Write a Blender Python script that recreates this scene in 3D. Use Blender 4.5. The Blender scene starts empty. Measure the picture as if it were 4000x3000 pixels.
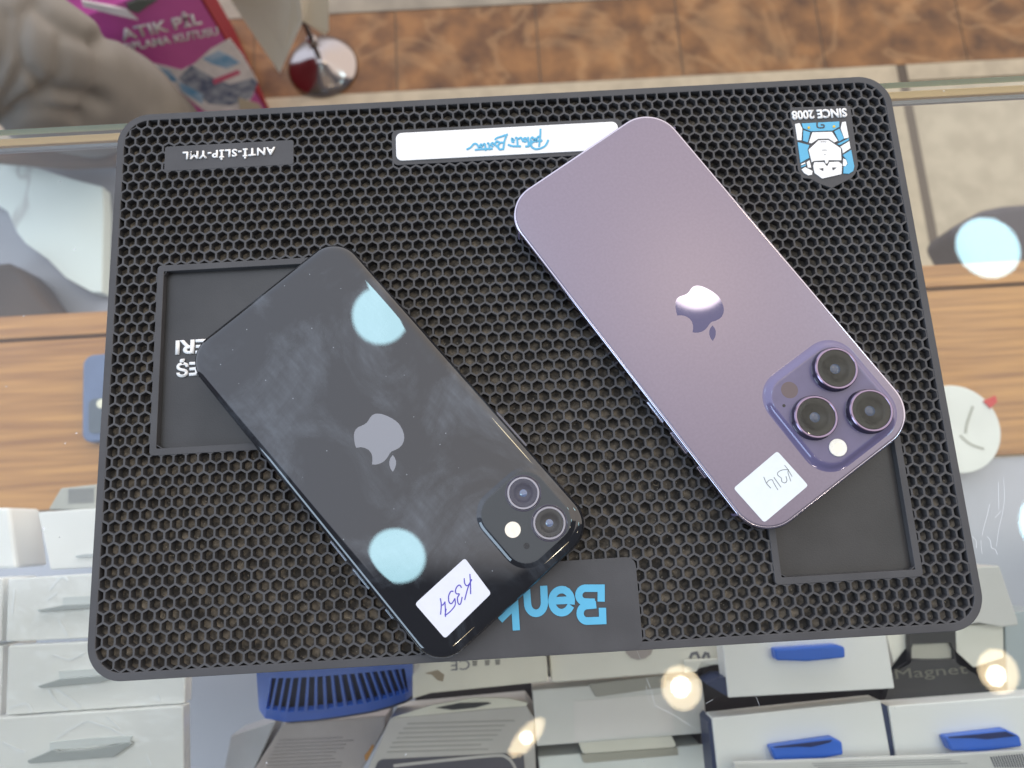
import bpy, bmesh, math, random
from mathutils import Vector, Matrix, Euler
random.seed(7)
C = bpy.context.scene.collection
SC = bpy.context.scene
MM = 0.001
# ------------------------------------------------------------------ camera (mat top is z = 0)
CAM = Vector((1.305, -42.741, 266.308))                # millimetres
ROT = Euler((math.radians(11.468), math.radians(0.149), math.radians(-3.272)), 'XYZ')
FPX = 2750.0                                           # focal length in pixels of the 4000 px wide photograph
cd = bpy.data.cameras.new('camera'); cam = bpy.data.objects.new('camera', cd); C.objects.link(cam)
cam.location = CAM * MM; cam.rotation_euler = ROT
cd.sensor_width = 9.8; cd.lens = 9.8 * FPX / 4000
cd.clip_start = 0.01; cd.clip_end = 50
cd.dof.use_dof = True; cd.dof.focus_distance = 0.262; cd.dof.aperture_fstop = 2.8
SC.camera = cam
SC.view_settings.view_transform = 'Standard'; SC.view_settings.look = 'None'
SC.view_settings.gamma = 1; SC.view_settings.exposure = 0
# ------------------------------------------------------------------ world: bright front, dark rear half stands in for whoever holds the camera
w = bpy.data.worlds.new('World'); SC.world = w; w.use_nodes = True
nt = w.node_tree; nt.nodes.clear()
o_ = nt.nodes.new('ShaderNodeOutputWorld'); bg = nt.nodes.new('ShaderNodeBackground')
tc = nt.nodes.new('ShaderNodeTexCoord'); sx = nt.nodes.new('ShaderNodeSeparateXYZ')
mr = nt.nodes.new('ShaderNodeMapRange'); mr.interpolation_type = 'SMOOTHSTEP'
mr.inputs['From Min'].default_value = -0.085; mr.inputs['From Max'].default_value = -0.025
ns = nt.nodes.new('ShaderNodeTexNoise'); ns.inputs['Scale'].default_value = 2.2; ns.inputs['Detail'].default_value = 1
ad = nt.nodes.new('ShaderNodeMath'); ad.operation = 'MULTIPLY_ADD'; ad.inputs[1].default_value = 0.10
sb = nt.nodes.new('ShaderNodeMath'); sb.operation = 'SUBTRACT'; sb.inputs[1].default_value = 0.05
mx = nt.nodes.new('ShaderNodeMix'); mx.data_type = 'RGBA'
mx.inputs[6].default_value = (0.20, 0.20, 0.24, 1)
lr = nt.nodes.new('ShaderNodeMapRange'); lr.inputs['From Min'].default_value = -0.45; lr.inputs['From Max'].default_value = 0.45
lc = nt.nodes.new('ShaderNodeMix'); lc.data_type = 'RGBA'; lc.inputs[6].default_value = (1.72, 1.86, 2.20, 1); lc.inputs[7].default_value = (2.10, 1.88, 1.72, 1)
nt.links.new(sx.outputs['X'], lr.inputs['Value']); nt.links.new(lr.outputs[0], lc.inputs['Factor']); nt.links.new(lc.outputs[2], mx.inputs[7])
nt.links.new(tc.outputs['Generated'], sx.inputs[0]); nt.links.new(tc.outputs['Generated'], ns.inputs['Vector'])
nt.links.new(ns.outputs['Fac'], ad.inputs[0]); nt.links.new(sx.outputs['Y'], ad.inputs[2])
nt.links.new(ad.outputs[0], sb.inputs[0]); nt.links.new(sb.outputs[0], mr.inputs['Value'])
nt.links.new(mr.outputs['Result'], mx.inputs['Factor'])
nt.links.new(mx.outputs[2], bg.inputs['Color']); nt.links.new(bg.outputs[0], o_.inputs[0])

RM = ROT.to_matrix()
def ray(u, v):
    return RM @ Vector(((u-2000)/FPX, -(v-1500)/FPX, -1.0))
def at(u, v, z=0.0):
    "point (mm) at height z seen at pixel u, v of the photograph"
    d = ray(u, v); t = (z-CAM.z)/d.z
    return CAM + d*t
def ats(pts, z=0.0, o=(0, 0), s=1.0):
    return [tuple(at(o[0]+p[0]/s, o[1]+p[1]/s, z)[:2]) for p in pts]

# ------------------------------------------------------------------ lamps on the ceiling
HC = 2300.0
def lamp(u, v, z, rpx, rad, color, drop=0, sx_=1, sy_=1, rz=0):
    d = ray(u, v); p = CAM + d*((z-CAM.z)/d.z)
    L1 = (p-CAM).length
    r = Vector((d.x, d.y, -d.z)); t = (HC-drop-z)/r.z; q = p + r*t
    R = rpx/FPX*(L1+(q-p).length)*MM*1.04/d.length
    l = bpy.data.lights.new('ceiling_lamp', 'AREA'); l.shape = 'ELLIPSE'
    l.size = 2*R*sx_; l.size_y = 2*R*sy_
    l.energy = rad*math.pi*math.pi*R*sx_*R*sy_; l.color = color
    ob = bpy.data.objects.new('ceiling_lamp', l); ob.location = q*MM; ob.rotation_euler = (0, 0, rz); C.objects.link(ob)
    return ob
COOL = (0.52, 0.88, 1.0)
for (u, v, z) in ((1514, 1151, 8.3), (2718, 1088, 7.9), (3860, 967, -4), (1547, 2215, 8.3), (4108, 2050, -4)):
    lamp(u, v, z, 120, (24 if z < 0 else 13) if v != 1088 else 16, COOL if v != 1088 else (1.0, 0.84, 0.52))
WARM = (1.0, 0.80, 0.50)
lamp(3901, 2624, -4, 74, 17, WARM, sx_=1.0, sy_=1.1, rz=0.4); lamp(3893, 2640, -4, 34, 80, (1, .92, .75), drop=30)
lamp(2662, 2687, -4, 72, 17, WARM, sx_=1.0, sy_=1.1, rz=0.4); lamp(2660, 2684, -4, 34, 80, (1, .92, .75), drop=30)
lamp(2058, 2882, -4, 90, 17, WARM, sx_=1.0, sy_=.38, rz=0.75); lamp(2056, 2882, -4, 20, 80, (1, .92, .75), drop=30)

# bluish area light added off to the left for the black phone's blue edge
wl_ = bpy.data.lights.new('blue_side_light', 'AREA'); wl_.shape = 'RECTANGLE'; wl_.size = 1.5; wl_.size_y = 1.3; wl_.energy = 42; wl_.color = (.62, .80, 1.0)
wo_ = bpy.data.objects.new('blue_side_light', wl_); wo_.location = (-2.3, -1.5, 1.25); C.objects.link(wo_)
wo_.rotation_euler = (Vector((0, 0, 0))-wo_.location).to_track_quat('-Z', 'Y').to_euler()

# ------------------------------------------------------------------ helpers
def lin(h):
    r = []
    for i in (0, 2, 4):
        c = int(h[i:i+2], 16)/255
        r.append(c/12.92 if c <= 0.04045 else ((c+0.055)/1.055)**2.4)
    return tuple(r)+(1,)
def mat(name, col, rough=0.5, metal=0.0, spec=0.5, noise=0.0, nscale=50.0, bump=0.0, bscale=200.0, col2=None,
        stretch=(1, 1, 1), emis=None, coat=0.0, lo=0.35, hi=0.65, detail=4):
    m = bpy.data.materials.new(name); m.use_nodes = True
    t = m.node_tree; b = t.nodes['Principled BSDF']
    if isinstance(col, str): col = lin(col)
    if len(col) == 3: col = tuple(col)+(1,)
    b.inputs['Base Color'].default_value = col
    b.inputs['Roughness'].default_value = rough; b.inputs['Metallic'].default_value = metal
    b.inputs['Specular IOR Level'].default_value = spec; b.inputs['Coat Weight'].default_value = coat
    tcx = t.nodes.new('ShaderNodeTexCoord'); mp = t.nodes.new('ShaderNodeMapping'); mp.inputs['Scale'].default_value = stretch
    t.links.new(tcx.outputs['Object'], mp.inputs[0])
    if noise > 0 or col2 is not None:
        n = t.nodes.new('ShaderNodeTexNoise'); n.inputs['Scale'].default_value = nscale; n.inputs['Detail'].default_value = detail
        t.links.new(mp.outputs[0], n.inputs['Vector'])
        r = t.nodes.new('ShaderNodeMapRange'); r.inputs['From Min'].default_value = lo; r.inputs['From Max'].default_value = hi
        t.links.new(n.outputs['Fac'], r.inputs['Value'])
        if col2 is None:
            c2 = tuple(min(1, c*(1+noise)) for c in col[:3])+(1,); c1 = tuple(c*(1-noise) for c in col[:3])+(1,)
        else:
            c1 = col; c2 = lin(col2) if isinstance(col2, str) else tuple(col2)+(1,)*(4-len(col2))
        x = t.nodes.new('ShaderNodeMix'); x.data_type = 'RGBA'
        x.inputs[6].default_value = c1; x.inputs[7].default_value = c2
        t.links.new(r.outputs[0], x.inputs['Factor']); t.links.new(x.outputs[2], b.inputs['Base Color'])
    if bump > 0:
        n2 = t.nodes.new('ShaderNodeTexNoise'); n2.inputs['Scale'].default_value = bscale; n2.inputs['Detail'].default_value = 3
        t.links.new(mp.outputs[0], n2.inputs['Vector'])
        bp = t.nodes.new('ShaderNodeBump'); bp.inputs['Strength'].default_value = bump; bp.inputs['Distance'].default_value = 0.0005
        t.links.new(n2.outputs['Fac'], bp.inputs['Height']); t.links.new(bp.outputs[0], b.inputs['Normal'])
    return m
def node(m, kind): return m.node_tree.nodes.new(kind)
def bsdf(m): return m.node_tree.nodes['Principled BSDF']
def obj(name, vs, fs, m, parent=None, smooth=False, bevel=0.0, seg=2, mats=None, fm=None):
    me = bpy.data.meshes.new(name); me.from_pydata([tuple(Vector(v)*MM) for v in vs], [], fs); me.update()
    bm = bmesh.new(); bm.from_mesh(me); bmesh.ops.recalc_face_normals(bm, faces=bm.faces[:]); bm.to_mesh(me); bm.free()
    for mm in (mats or [m]): me.materials.append(mm)
    if fm:
        for p, i in zip(me.polygons, fm): p.material_index = i
    if smooth:
        for p in me.polygons: p.use_smooth = True
    ob = bpy.data.objects.new(name, me); C.objects.link(ob)
    if parent: ob.parent = parent
    if bevel:
        b = ob.modifiers.new('bevel', 'BEVEL'); b.width = bevel*MM; b.segments = seg; b.limit_method = 'ANGLE'; b.angle_limit = math.radians(40)
    return ob
def tag(o, label, cat, group=None):
    o['label'] = label; o['category'] = cat
    if group: o['group'] = group
    return o
def thing(name, label, cat, loc=(0, 0, 0), rz=0, group=None):
    o = bpy.data.objects.new(name, None); o.location = Vector(loc)*MM; o.rotation_euler = (0, 0, rz); C.objects.link(o)
    o.empty_display_size = 0.01
    return tag(o, label, cat, group)
def struct(o, kind='structure'): o['kind'] = kind; return o
def rrect(w, h, r, seg=8, cx=0, cy=0):
    r = min(r, w/2, h/2); out = []
    for (sx_, sy_, a0) in ((1, 1, 0), (-1, 1, 90), (-1, -1, 180), (1, -1, 270)):
        for k in range(seg+1):
            a = math.radians(a0+90*k/seg)
            out.append((cx+sx_*(w/2-r)+r*math.cos(a), cy+sy_*(h/2-r)+r*math.sin(a)))
    return out
def circle(cx, cy, r, n=40): return [(cx+r*math.cos(2*math.pi*k/n), cy+r*math.sin(2*math.pi*k/n)) for k in range(n)]
def prism_data(poly, z0, z1):
    n = len(poly)
    if not isinstance(z1, (list, tuple)): z1 = [z1]*n
    if not isinstance(z0, (list, tuple)): z0 = [z0]*n
    vs = [(p[0], p[1], z) for p, z in zip(poly, z0)]+[(p[0], p[1], z) for p, z in zip(poly, z1)]
    fs = [list(range(n))[::-1], list(range(n, 2*n))]+[[i, (i+1) % n, n+(i+1) % n, n+i] for i in range(n)]
    return vs, fs
def prism(name, poly, z0, z1, m, parent=None, **k):
    vs, fs = prism_data(poly, z0, z1); return obj(name, vs, fs, m, parent, **k)
def merge(datas):
    V, F = [], []
    for vs, fs in datas:
        b = len(V); V += vs; F += [[i+b for i in f] for f in fs]
    return V, F
def loft(name, rings, m, parent=None, cap0=True, cap1=True, smooth=True, mats=None, fm=None):
    "rings: list of lists of 3D points of equal length"
    n = len(rings[0]); V = [p for r in rings for p in r]; F = []
    for k in range(len(rings)-1):
        for i in range(n): F.append([k*n+i, k*n+(i+1) % n, (k+1)*n+(i+1) % n, (k+1)*n+i])
    if cap0: F.append(list(range(n))[::-1])
    if cap1: F.append([(len(rings)-1)*n+i for i in range(n)])
    return obj(name, V, F, m, parent, smooth=smooth)
def ring_data(outer, inner, z0, z1):
    n = len(outer); V = [(x, y, z1) for x, y in outer]+[(x, y, z1) for x, y in inner]+[(x, y, z0) for x, y in outer]+[(x, y, z0) for x, y in inner]
    F = []
    for i in range(n):
        j = (i+1) % n
        F += [[i, j, n+j, n+i], [2*n+i, 2*n+j, j, i], [n+i, n+j, 3*n+j, 3*n+i], [3*n+i, 3*n+j, 2*n+j, 2*n+i]]
    return V, F
def ribbon(pts, wd, z0, z1):
    "stroke with round ends as a chain of prisms merged into one outline"
    L, R = [], []; n = len(pts)
    for i, p in enumerate(pts):
        p = Vector(p); a = Vector(pts[max(0, i-1)]); b = Vector(pts[min(n-1, i+1)])
        d1 = (p-a).normalized() if (p-a).length > 1e-9 else (b-p).normalized(); d2 = (b-p).normalized() if (b-p).length > 1e-9 else d1
        d = (d1+d2).normalized() if (d1+d2).length > 1e-6 else d1
        nn = Vector((-d.y, d.x))*wd/2/max(.62, d.dot(d1))
        if i == 0: p = p-d*wd*.3
        if i == n-1: p = p+d*wd*.3
        L.append(tuple(p+nn)); R.append(tuple(p-nn))
    datas = []
    for i in range(n-1):
        datas.append(prism_data([L[i], L[i+1], R[i+1], R[i]], z0, z1))
    return merge(datas)
def smooth_path(pts, k=4):
    out = []; n = len(pts)
    if n < 3: return pts
    for i in range(n-1):
        p0, p1, p2, p3 = [Vector(pts[j]) for j in (max(0, i-1), i, i+1, min(n-1, i+2))]
        for s in range(k):
            t = s/k
            q = .5*((2*p1)+(p2-p0)*t+(2*p0-5*p1+4*p2-p3)*t*t+(3*p1-p0-3*p2+p3)*t**3)
            out.append(tuple(q))
    out.append(tuple(pts[-1])); return out
def strokes(name, lines, wd, z0, z1, m, parent=None):
    V, F = merge([ribbon(smooth_path(l), wd, z0, z1+.006*(k_ % 5)) for k_, l in enumerate(lines)]); return obj(name, V, F, m, parent)
def text(name, s, height, m, mtx, parent=None, depth=0.3, bold=0.0, width=None, spacing=1.0):
    cu = bpy.data.curves.new('t', 'FONT'); cu.body = s; cu.size = 1; cu.extrude = 0; cu.offset = bold; cu.space_character = spacing
    cu.align_x = 'CENTER'; cu.align_y = 'CENTER'; cu.resolution_u = 3
    t = bpy.data.objects.new('t', cu); C.objects.link(t); bpy.context.view_layer.update()
    me = bpy.data.meshes.new_from_object(t.evaluated_get(bpy.context.evaluated_depsgraph_get()))
    bpy.data.objects.remove(t)
    xs = [v.co.x for v in me.vertices]; ys = [v.co.y for v in me.vertices]
    cx, cy = (max(xs)+min(xs))/2, (max(ys)+min(ys))/2; sy_ = height/(max(ys)-min(ys)); sxx = sy_ if width is None else width/(max(xs)-min(xs))
    bm = bmesh.new(); bm.from_mesh(me)
    bmesh.ops.remove_doubles(bm, verts=bm.verts[:], dist=1e-5)
    for v in bm.verts: v.co = Vector(((v.co.x-cx)*sxx, (v.co.y-cy)*sy_, 0))
    r = bmesh.ops.extrude_face_region(bm, geom=bm.faces[:])
    for v in [g for g in r['geom'] if isinstance(g, bmesh.types.BMVert)]: v.co.z += depth
    bmesh.ops.recalc_face_normals(bm, faces=bm.faces[:])
    for v in bm.verts: v.co = (mtx @ v.co)*MM
    bm.to_mesh(me); bm.free(); me.materials.clear(); me.materials.append(m)
    ob = bpy.data.objects.new(name, me); C.objects.link(ob)
    if parent: ob.parent = parent
    return ob
def TM(x, y, z, deg): return Matrix.Translation((x, y, z)) @ Matrix.Rotation(math.radians(deg), 4, 'Z')

# ------------------------------------------------------------------ the setting: floor
def floor_mat():
    m = mat('brown_marble', '50331d', rough=0.38, spec=.3, col2='93663a', nscale=19, lo=.3, hi=.7, detail=8)
    t = m.node_tree; b = bsdf(m)
    base = b.inputs['Base Color'].links[0].from_socket
    tcx = node(m, 'ShaderNodeTexCoord'); nz = node(m, 'ShaderNodeTexNoise'); nz.inputs['Scale'].default_value = 5; nz.inputs['Detail'].default_value = 5
    nz.inputs['Distortion'].default_value = .6
    t.links.new(tcx.outputs['Object'], nz.inputs['Vector'])
    a = node(m, 'ShaderNodeMath'); a.operation = 'SUBTRACT'; a.inputs[1].default_value = .5; t.links.new(nz.outputs['Fac'], a.inputs[0])
    ab = node(m, 'ShaderNodeMath'); ab.operation = 'ABSOLUTE'; t.links.new(a.outputs[0], ab.inputs[0])
    mr_ = node(m, 'ShaderNodeMapRange'); mr_.inputs['From Min'].default_value = 0; mr_.inputs['From Max'].default_value = .035
    mr_.inputs['To Min'].default_value = .22; mr_.inputs['To Max'].default_value = 0; t.links.new(ab.outputs[0], mr_.inputs['Value'])
    x = node(m, 'ShaderNodeMix'); x.data_type = 'RGBA'; x.inputs[7].default_value = lin('c9a070')
    t.links.new(mr_.outputs[0], x.inputs['Factor']); t.links.new(base, x.inputs[6]); t.links.new(x.outputs[2], b.inputs['Base Color'])
    return m
M = {}
M['marble'] = floor_mat()
M['joint'] = mat('joint', '6d5a48', rough=.8)
M['beige_stone'] = mat('beige_stone', 'ab9c82', rough=.4, noise=.12, nscale=30, bump=.1)
M['granite'] = mat('granite', 'a3967f', rough=.35, col2='b3a68e', nscale=26, lo=.38, hi=.62, detail=6)
M['dark_joint'] = mat('dark_joint', '55493c', rough=.7)
def box(name, x0, x1, y0, y1, z0, z1, m, parent=None, **k):
    return prism(name, [(x0, y0), (x1, y0), (x1, y1), (x0, y1)], z0, z1, m, parent, **k)
struct(box('floor', -3000, 3000, -2500, 4000, -900, -854, M['granite']))
k0 = -11
for k in range(-5, 6):     # brown marble tiles in a course, 254 mm wide
    struct(box('floor_tile', 93+254*k+1.5, 93+254*(k+1)-1.5, 723, 884, -854, -850, M['marble']))
struct(box('floor_joint', -1200, 1500, 700, 900, -853.9, -851.2, M['joint']))
struct(box('floor_border', -1200, 726, 610, 722, -854, -849.6, M['beige_stone']))
struct(box('floor_border', 744, 1600, 690, 722, -854, -849.6, M['beige_stone']))
struct(box('floor_border', -1200, 1600, 886, 1010, -854, -849.4, mat('grey_stone', '8d8270', rough=.5, noise=.15, nscale=20)))
struct(box('floor_border', 690, 726, 200, 609, -854, -848.8, M['beige_stone']))
struct(box('floor_gap', 727, 743, 200, 722, -854, -850.5, M['dark_joint']))
for k in range(-4, 6):
    struct(box('floor_tile', 93+254*k+1.5, 93+254*(k+1)-1.5, 1013, 1260, -854, -850, M['marble']))

# ------------------------------------------------------------------ inside of the counter
def wood_mat():
    m = mat('wood', '8d5c28', rough=.38, col2='bf8a47', nscale=3.6, stretch=(2.4, 70, 3), lo=.3, hi=.7, detail=7, bump=.05)
    return m
M['wood'] = wood_mat()
M['wood_right'] = M['wood']
M['grey_shelf'] = mat('grey_shelf', 'a9abb3', rough=.3, noise=.07, nscale=8)
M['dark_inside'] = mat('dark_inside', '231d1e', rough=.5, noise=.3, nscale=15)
struct(box('wood_shelf', -620, 640, -7, 141, -348, -330, M['wood'], bevel=.8))
struct(box('shelf_edge', -620, 640, 143.5, 164, -350, -328, M['wood'], bevel=1))
struct(box('inner_shelf', -620, 640, -420, -8.5, -352, -334, M['grey_shelf'], bevel=.8))
# counter rail under the front edge of the glass
struct(box('counter_rail', -620, 640, 129.8, 133.4, -13, -9.3, mat('rail', 'e2bd88', rough=.4), bevel=.5))
struct(box('counter_rail', -620, 640, 126.9, 129.0, -11, -9.3, mat('rail_grey', '8f9096', rough=.3, metal=.4), bevel=.5))

# ------------------------------------------------------------------ glass counter top
def glass_mats():
    m = bpy.data.materials.new('glass_top'); m.use_nodes = True; t = m.node_tree; t.nodes.clear()
    out = t.nodes.new('ShaderNodeOutputMaterial'); tr = t.nodes.new('ShaderNodeBsdfTransparent'); gl = t.nodes.new('ShaderNodeBsdfGlossy')
    tr.inputs[0].default_value = (.965, .985, .975, 1); gl.inputs['Roughness'].default_value = 0.0
    fr = t.nodes.new('ShaderNodeFresnel'); fr.inputs['IOR'].default_value = 1.58
    mxs = t.nodes.new('ShaderNodeMixShader')
    t.links.new(fr.outputs[0], mxs.inputs[0]); t.links.new(tr.outputs[0], mxs.inputs[1]); t.links.new(gl.outputs[0], mxs.inputs[2])
    # dust specks, hairline scratches and faint smears lying on the glass
    tcx = t.nodes.new('ShaderNodeTexCoord')
    vo = t.nodes.new('ShaderNodeTexVoronoi'); vo.inputs['Scale'].default_value = 75; t.links.new(tcx.outputs['Object'], vo.inputs['Vector'])
    a = t.nodes.new('ShaderNodeMapRange'); a.inputs['From Min'].default_value = .022; a.inputs['From Max'].default_value = .04
    a.inputs['To Min'].default_value = .45; a.inputs['To Max'].default_value = 0; t.links.new(vo.outputs['Distance'], a.inputs['Value'])
    mp = t.nodes.new('ShaderNodeMapping'); mp.inputs['Rotation'].default_value = (0, 0, .5); mp.inputs['Scale'].default_value = (60, 5, 1)
    t.links.new(tcx.outputs['Object'], mp.inputs[0])
    nz = t.nodes.new('ShaderNodeTexNoise'); nz.inputs['Scale'].default_value = 1.4; nz.inputs['Detail'].default_value = 6; t.links.new(mp.outputs[0], nz.inputs['Vector'])
    n2 = t.nodes.new('ShaderNodeTexNoise'); n2.inputs['Scale'].default_value = 9; n2.inputs['Detail'].default_value = 5; t.links.new(tcx.outputs['Object'], n2.inputs['Vector'])
    b = t.nodes.new('ShaderNodeMapRange'); b.inputs['From Min'].default_value = .5; b.inputs['From Max'].default_value = .8
    b.inputs['To Min'].default_value = 0; b.inputs['To Max'].default_value = .07; t.links.new(n2.outputs['Fac'], b.inputs['Value'])
    mu = t.nodes.new('ShaderNodeMath'); mu.operation = 'MULTIPLY'; t.links.new(nz.outputs['Fac'], mu.inputs[0]); t.links.new(b.outputs[0], mu.inputs[1])
    sm = t.nodes.new('ShaderNodeMath'); sm.operation = 'MAXIMUM'; t.links.new(a.outputs[0], sm.inputs[0]); t.links.new(mu.outputs[0], sm.inputs[1])
    df = t.nodes.new('ShaderNodeBsdfDiffuse'); df.inputs[0].default_value = (.75, .77, .8, 1)
    m2 = t.nodes.new('ShaderNodeMixShader'); t.links.new(sm.outputs[0], m2.inputs[0]); t.links.new(mxs.outputs[0], m2.inputs[1]); t.links.new(df.outputs[0], m2.inputs[2])
    t.links.new(m2.outputs[0], out.inputs[0])
    n = bpy.data.materials.new('glass_clear'); n.use_nodes = True; t = n.node_tree; t.nodes.clear()
    out = t.nodes.new('ShaderNodeOutputMaterial'); tr = t.nodes.new('ShaderNodeBsdfTransparent'); tr.inputs[0].default_value = (.97, .985, .98, 1)
    t.links.new(tr.outputs[0], out.inputs[0])
    e = mat('glass_edge', 'a3cfc4', rough=.1, spec=.8)
    return m, n, e
g1, g2, g3 = glass_mats()
GZ = -4.6
V, F = prism_data([(-620, -420), (640, -420), (640, 134.5), (-620, 134.5)], GZ-4.2, GZ)
gl_ob = obj('glass_top', V, F, None, mats=[g1, g2, g3], fm=[1, 0, 2, 2, 2, 2])
tag(gl_ob, 'clear glass counter top with a greenish polished edge, scratched, under the black mat', 'counter top')
Msc = mat('scratch', 'd4d8dc', rough=.4)
def scr(lines, wd=.16):
    return strokes('scratch', [[at(3400+x/2.073, 1700+y/2.073, GZ)[:2] for x, y in l] for l in lines], wd, GZ+.004, GZ+.02, Msc, gl_ob)
scr([[(965, 560), (945, 650), (920, 740), (905, 810)], [(895, 850), (897, 900), (905, 960)]], .16)
scr([[(1075, 340), (1083, 420), (1085, 520), (1068, 640), (1040, 760), (1020, 900)]], .12)
scr([[(945, 820), (972, 855), (980, 910), (1010, 925), (1028, 965)], [(825, 820), (855, 855), (858, 912)]], .2)
scr([[(1060, 612), (1035, 640), (1008, 668)], [(1035, 380), (1040, 600)]], .15)
def scr2(lines, wd): return strokes('scratch', [[at(2000+x/2.212, 2450+y/2.212, GZ)[:2] for x, y in l] for l in lines], wd, GZ+.004, GZ+.02, Msc, gl_ob)
scr2([[(1080, 205), (1110, 275)], [(1160, 440), (1205, 550), (1240, 700)], [(1158, 510), (1185, 640)], [(2108, 600), (2140, 680)], [(1675, 660), (1735, 625)], [(1245, 680), (1400, 760), (1540, 850)]], .07)

# ------------------------------------------------------------------ desk mat
M['rubber'] = mat('rubber', (.056, .055, .058), rough=.62, spec=.45, noise=.10, nscale=60, bump=.12, bscale=2500)
M['rubber_dark'] = mat('rubber_dark', (.026, .025, .025), rough=.42, spec=.5, noise=.3, nscale=30, bump=.1, bscale=1800)
def dust_mat():
    m = mat('dusty_rubber', (.040, .035, .030), rough=.85, col2=(.31, .26, .20), nscale=260, lo=.42, hi=.78, detail=6, bump=.6, bscale=900)
    t = m.node_tree; b = bsdf(m); base = b.inputs['Base Color'].links[0].from_socket
    tcx = node(m, 'ShaderNodeTexCoord'); vo = node(m, 'ShaderNodeTexVoronoi'); vo.inputs['Scale'].default_value = 520
    t.links.new(tcx.outputs['Object'], vo.inputs['Vector'])
    a = node(m, 'ShaderNodeMapRange'); a.inputs['From Min'].default_value = .05; a.inputs['From Max'].default_value = .16
    a.inputs['To Min'].default_value = .6; a.inputs['To Max'].default_value = 0; t.links.new(vo.outputs['Distance'], a.inputs['Value'])
    x = node(m, 'ShaderNodeMix'); x.data_type = 'RGBA'; x.inputs[7].default_value = (.42, .39, .33, 1)
    t.links.new(a.outputs[0], x.inputs['Factor']); t.links.new(base, x.inputs[6]); t.links.new(x.outputs[2], b.inputs['Base Color'])
    return m
M['dust'] = dust_mat()
M['white_pvc'] = mat('white_pvc', (.80, .79, .77), rough=.45, noise=.02, nscale=80)
M['cyan_pvc'] = mat('cyan_pvc', (.085, .38, .58), rough=.45, noise=.04, nscale=90)
X0, X1, Y0, Y1 = -154.2, 169.8, -88.6, 135.2
MCX, MCY, MW, MH = (X0+X1)/2, (Y0+Y1)/2, X1-X0, Y1-Y0
dm = thing('desk_mat', 'black rubber honeycomb desk mat with cut-out trays under both phones', 'desk mat', (0, 0, 0))
outer = rrect(MW, MH, 13.0, 14, MCX, MCY); BW = 2.9; inner = rrect(MW-2*BW, MH-2*BW, 10.2, 14, MCX, MCY)
FZ = -3.3
prism('base', outer, GZ+.02, FZ, M['dust'], dm)
V, F = ring_data(outer, inner, FZ-.02, 0.06); obj('border', V, F, M['rubber'], dm, bevel=.25)
P = 4.645; RW = 4.0385; GX, GY = -142.095, -83.0
# trays (outer rim, inner well)
TR = [(-135.0, -60.0, -8.6, 67.6), (95.3, 149.6, -69.0, 6.5)]
RIM = 2.6
PADS = [(-134.2, -81.0, 108.7, 119.8), (-40.2, 55.6, 105.8, 121.8), (-33, 45.2, -88, -56.0)]
def inside_rect(x, y, r, m_): return r[0]+m_ < x < r[1]-m_ and r[2]+m_ < y < r[3]-m_
def in_rr(x, y, inset):
    hx, hy, r = MW/2-inset, MH/2-inset, 13-inset
    dx, dy = abs(x-MCX), abs(y-MCY)
    if dx > hx or dy > hy: return False
    ex, ey = dx-(hx-r), dy-(hy-r)
    return not (ex > 0 and ey > 0 and ex*ex+ey*ey > r*r)
V, F = [], []; vid = {}
def vtx(x, y, z):
    k = (round(x, 3), round(y, 3), round(z, 3))
    if k not in vid: vid[k] = len(V); V.append((x, y, z))
    return vid[k]
HR = 1.96/math.cos(math.radians(30))      # hole circumradius
CR = P/2/math.cos(math.radians(30))
def clamp(x, y, cx, cy):
    "pull a vertex of a cut cell back under the rim of a tray or under the border"
    for r in TR:
        d = (x-r[0]-1.3, r[1]-1.3-x, y-r[2]-1.3, r[3]-1.3-y)
        if min(d) > 0:
            k = d.index(min(d))
            if k == 0: x -= d[0]
            elif k == 1: x += d[1]
            elif k == 2: y -= d[2]
            else: y += d[3]
    if not in_rr(x, y, 1.2):
        for t in range(1, 12):
            f = t/11; qx, qy = x+(cx-x)*f, y+(cy-y)*f
            if in_rr(qx, qy, 1.2): return qx, qy
    return x, y
for j in range(-3, 58):
    for i in range(-6, 74):
        x = GX+P*(i+(.5 if j % 2 else 0)); y = GY+RW*j
        if not in_rr(x, y, 1.25): continue
        if any(inside_rect(x, y, r, 4.1) for r in TR): continue
        hr = HR*random.uniform(.985, 1.015)
        C6 = [(math.cos(math.radians(30+60*k)), math.sin(math.radians(30+60*k))) for k in range(6)]
        o6 = [clamp(x+CR*c_[0], y+CR*(RW/P/math.cos(math.radians(30)))*c_[1], x, y) for c_ in C6]
        i6 = [clamp(x+hr*c_[0], y+hr*c_[1], x, y) for c_ in C6]
        a = [vtx(px, py, 0) for px, py in o6]; b = [vtx(px, py, 0) for px, py in i6]
        c = [vtx(x+(px-x)*.97, y+(py-y)*.97, FZ-.05) for px, py in i6]
        for k in range(6):
            l = (k+1) % 6
            if len({a[k], a[l], b[l], b[k]}) == 4: F.append([a[k], a[l], b[l], b[k]])
            if b[k] != b[l] and c[k] != c[l]: F.append([b[k], b[l], c[l], c[k]])
me = bpy.data.meshes.new('honeycomb'); me.from_pydata([tuple(Vector(v)*MM) for v in V], [], F); me.update()
me.materials.append(M['rubber']); hc = bpy.data.objects.new('honeycomb', me); C.objects.link(hc); hc.parent = dm
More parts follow.
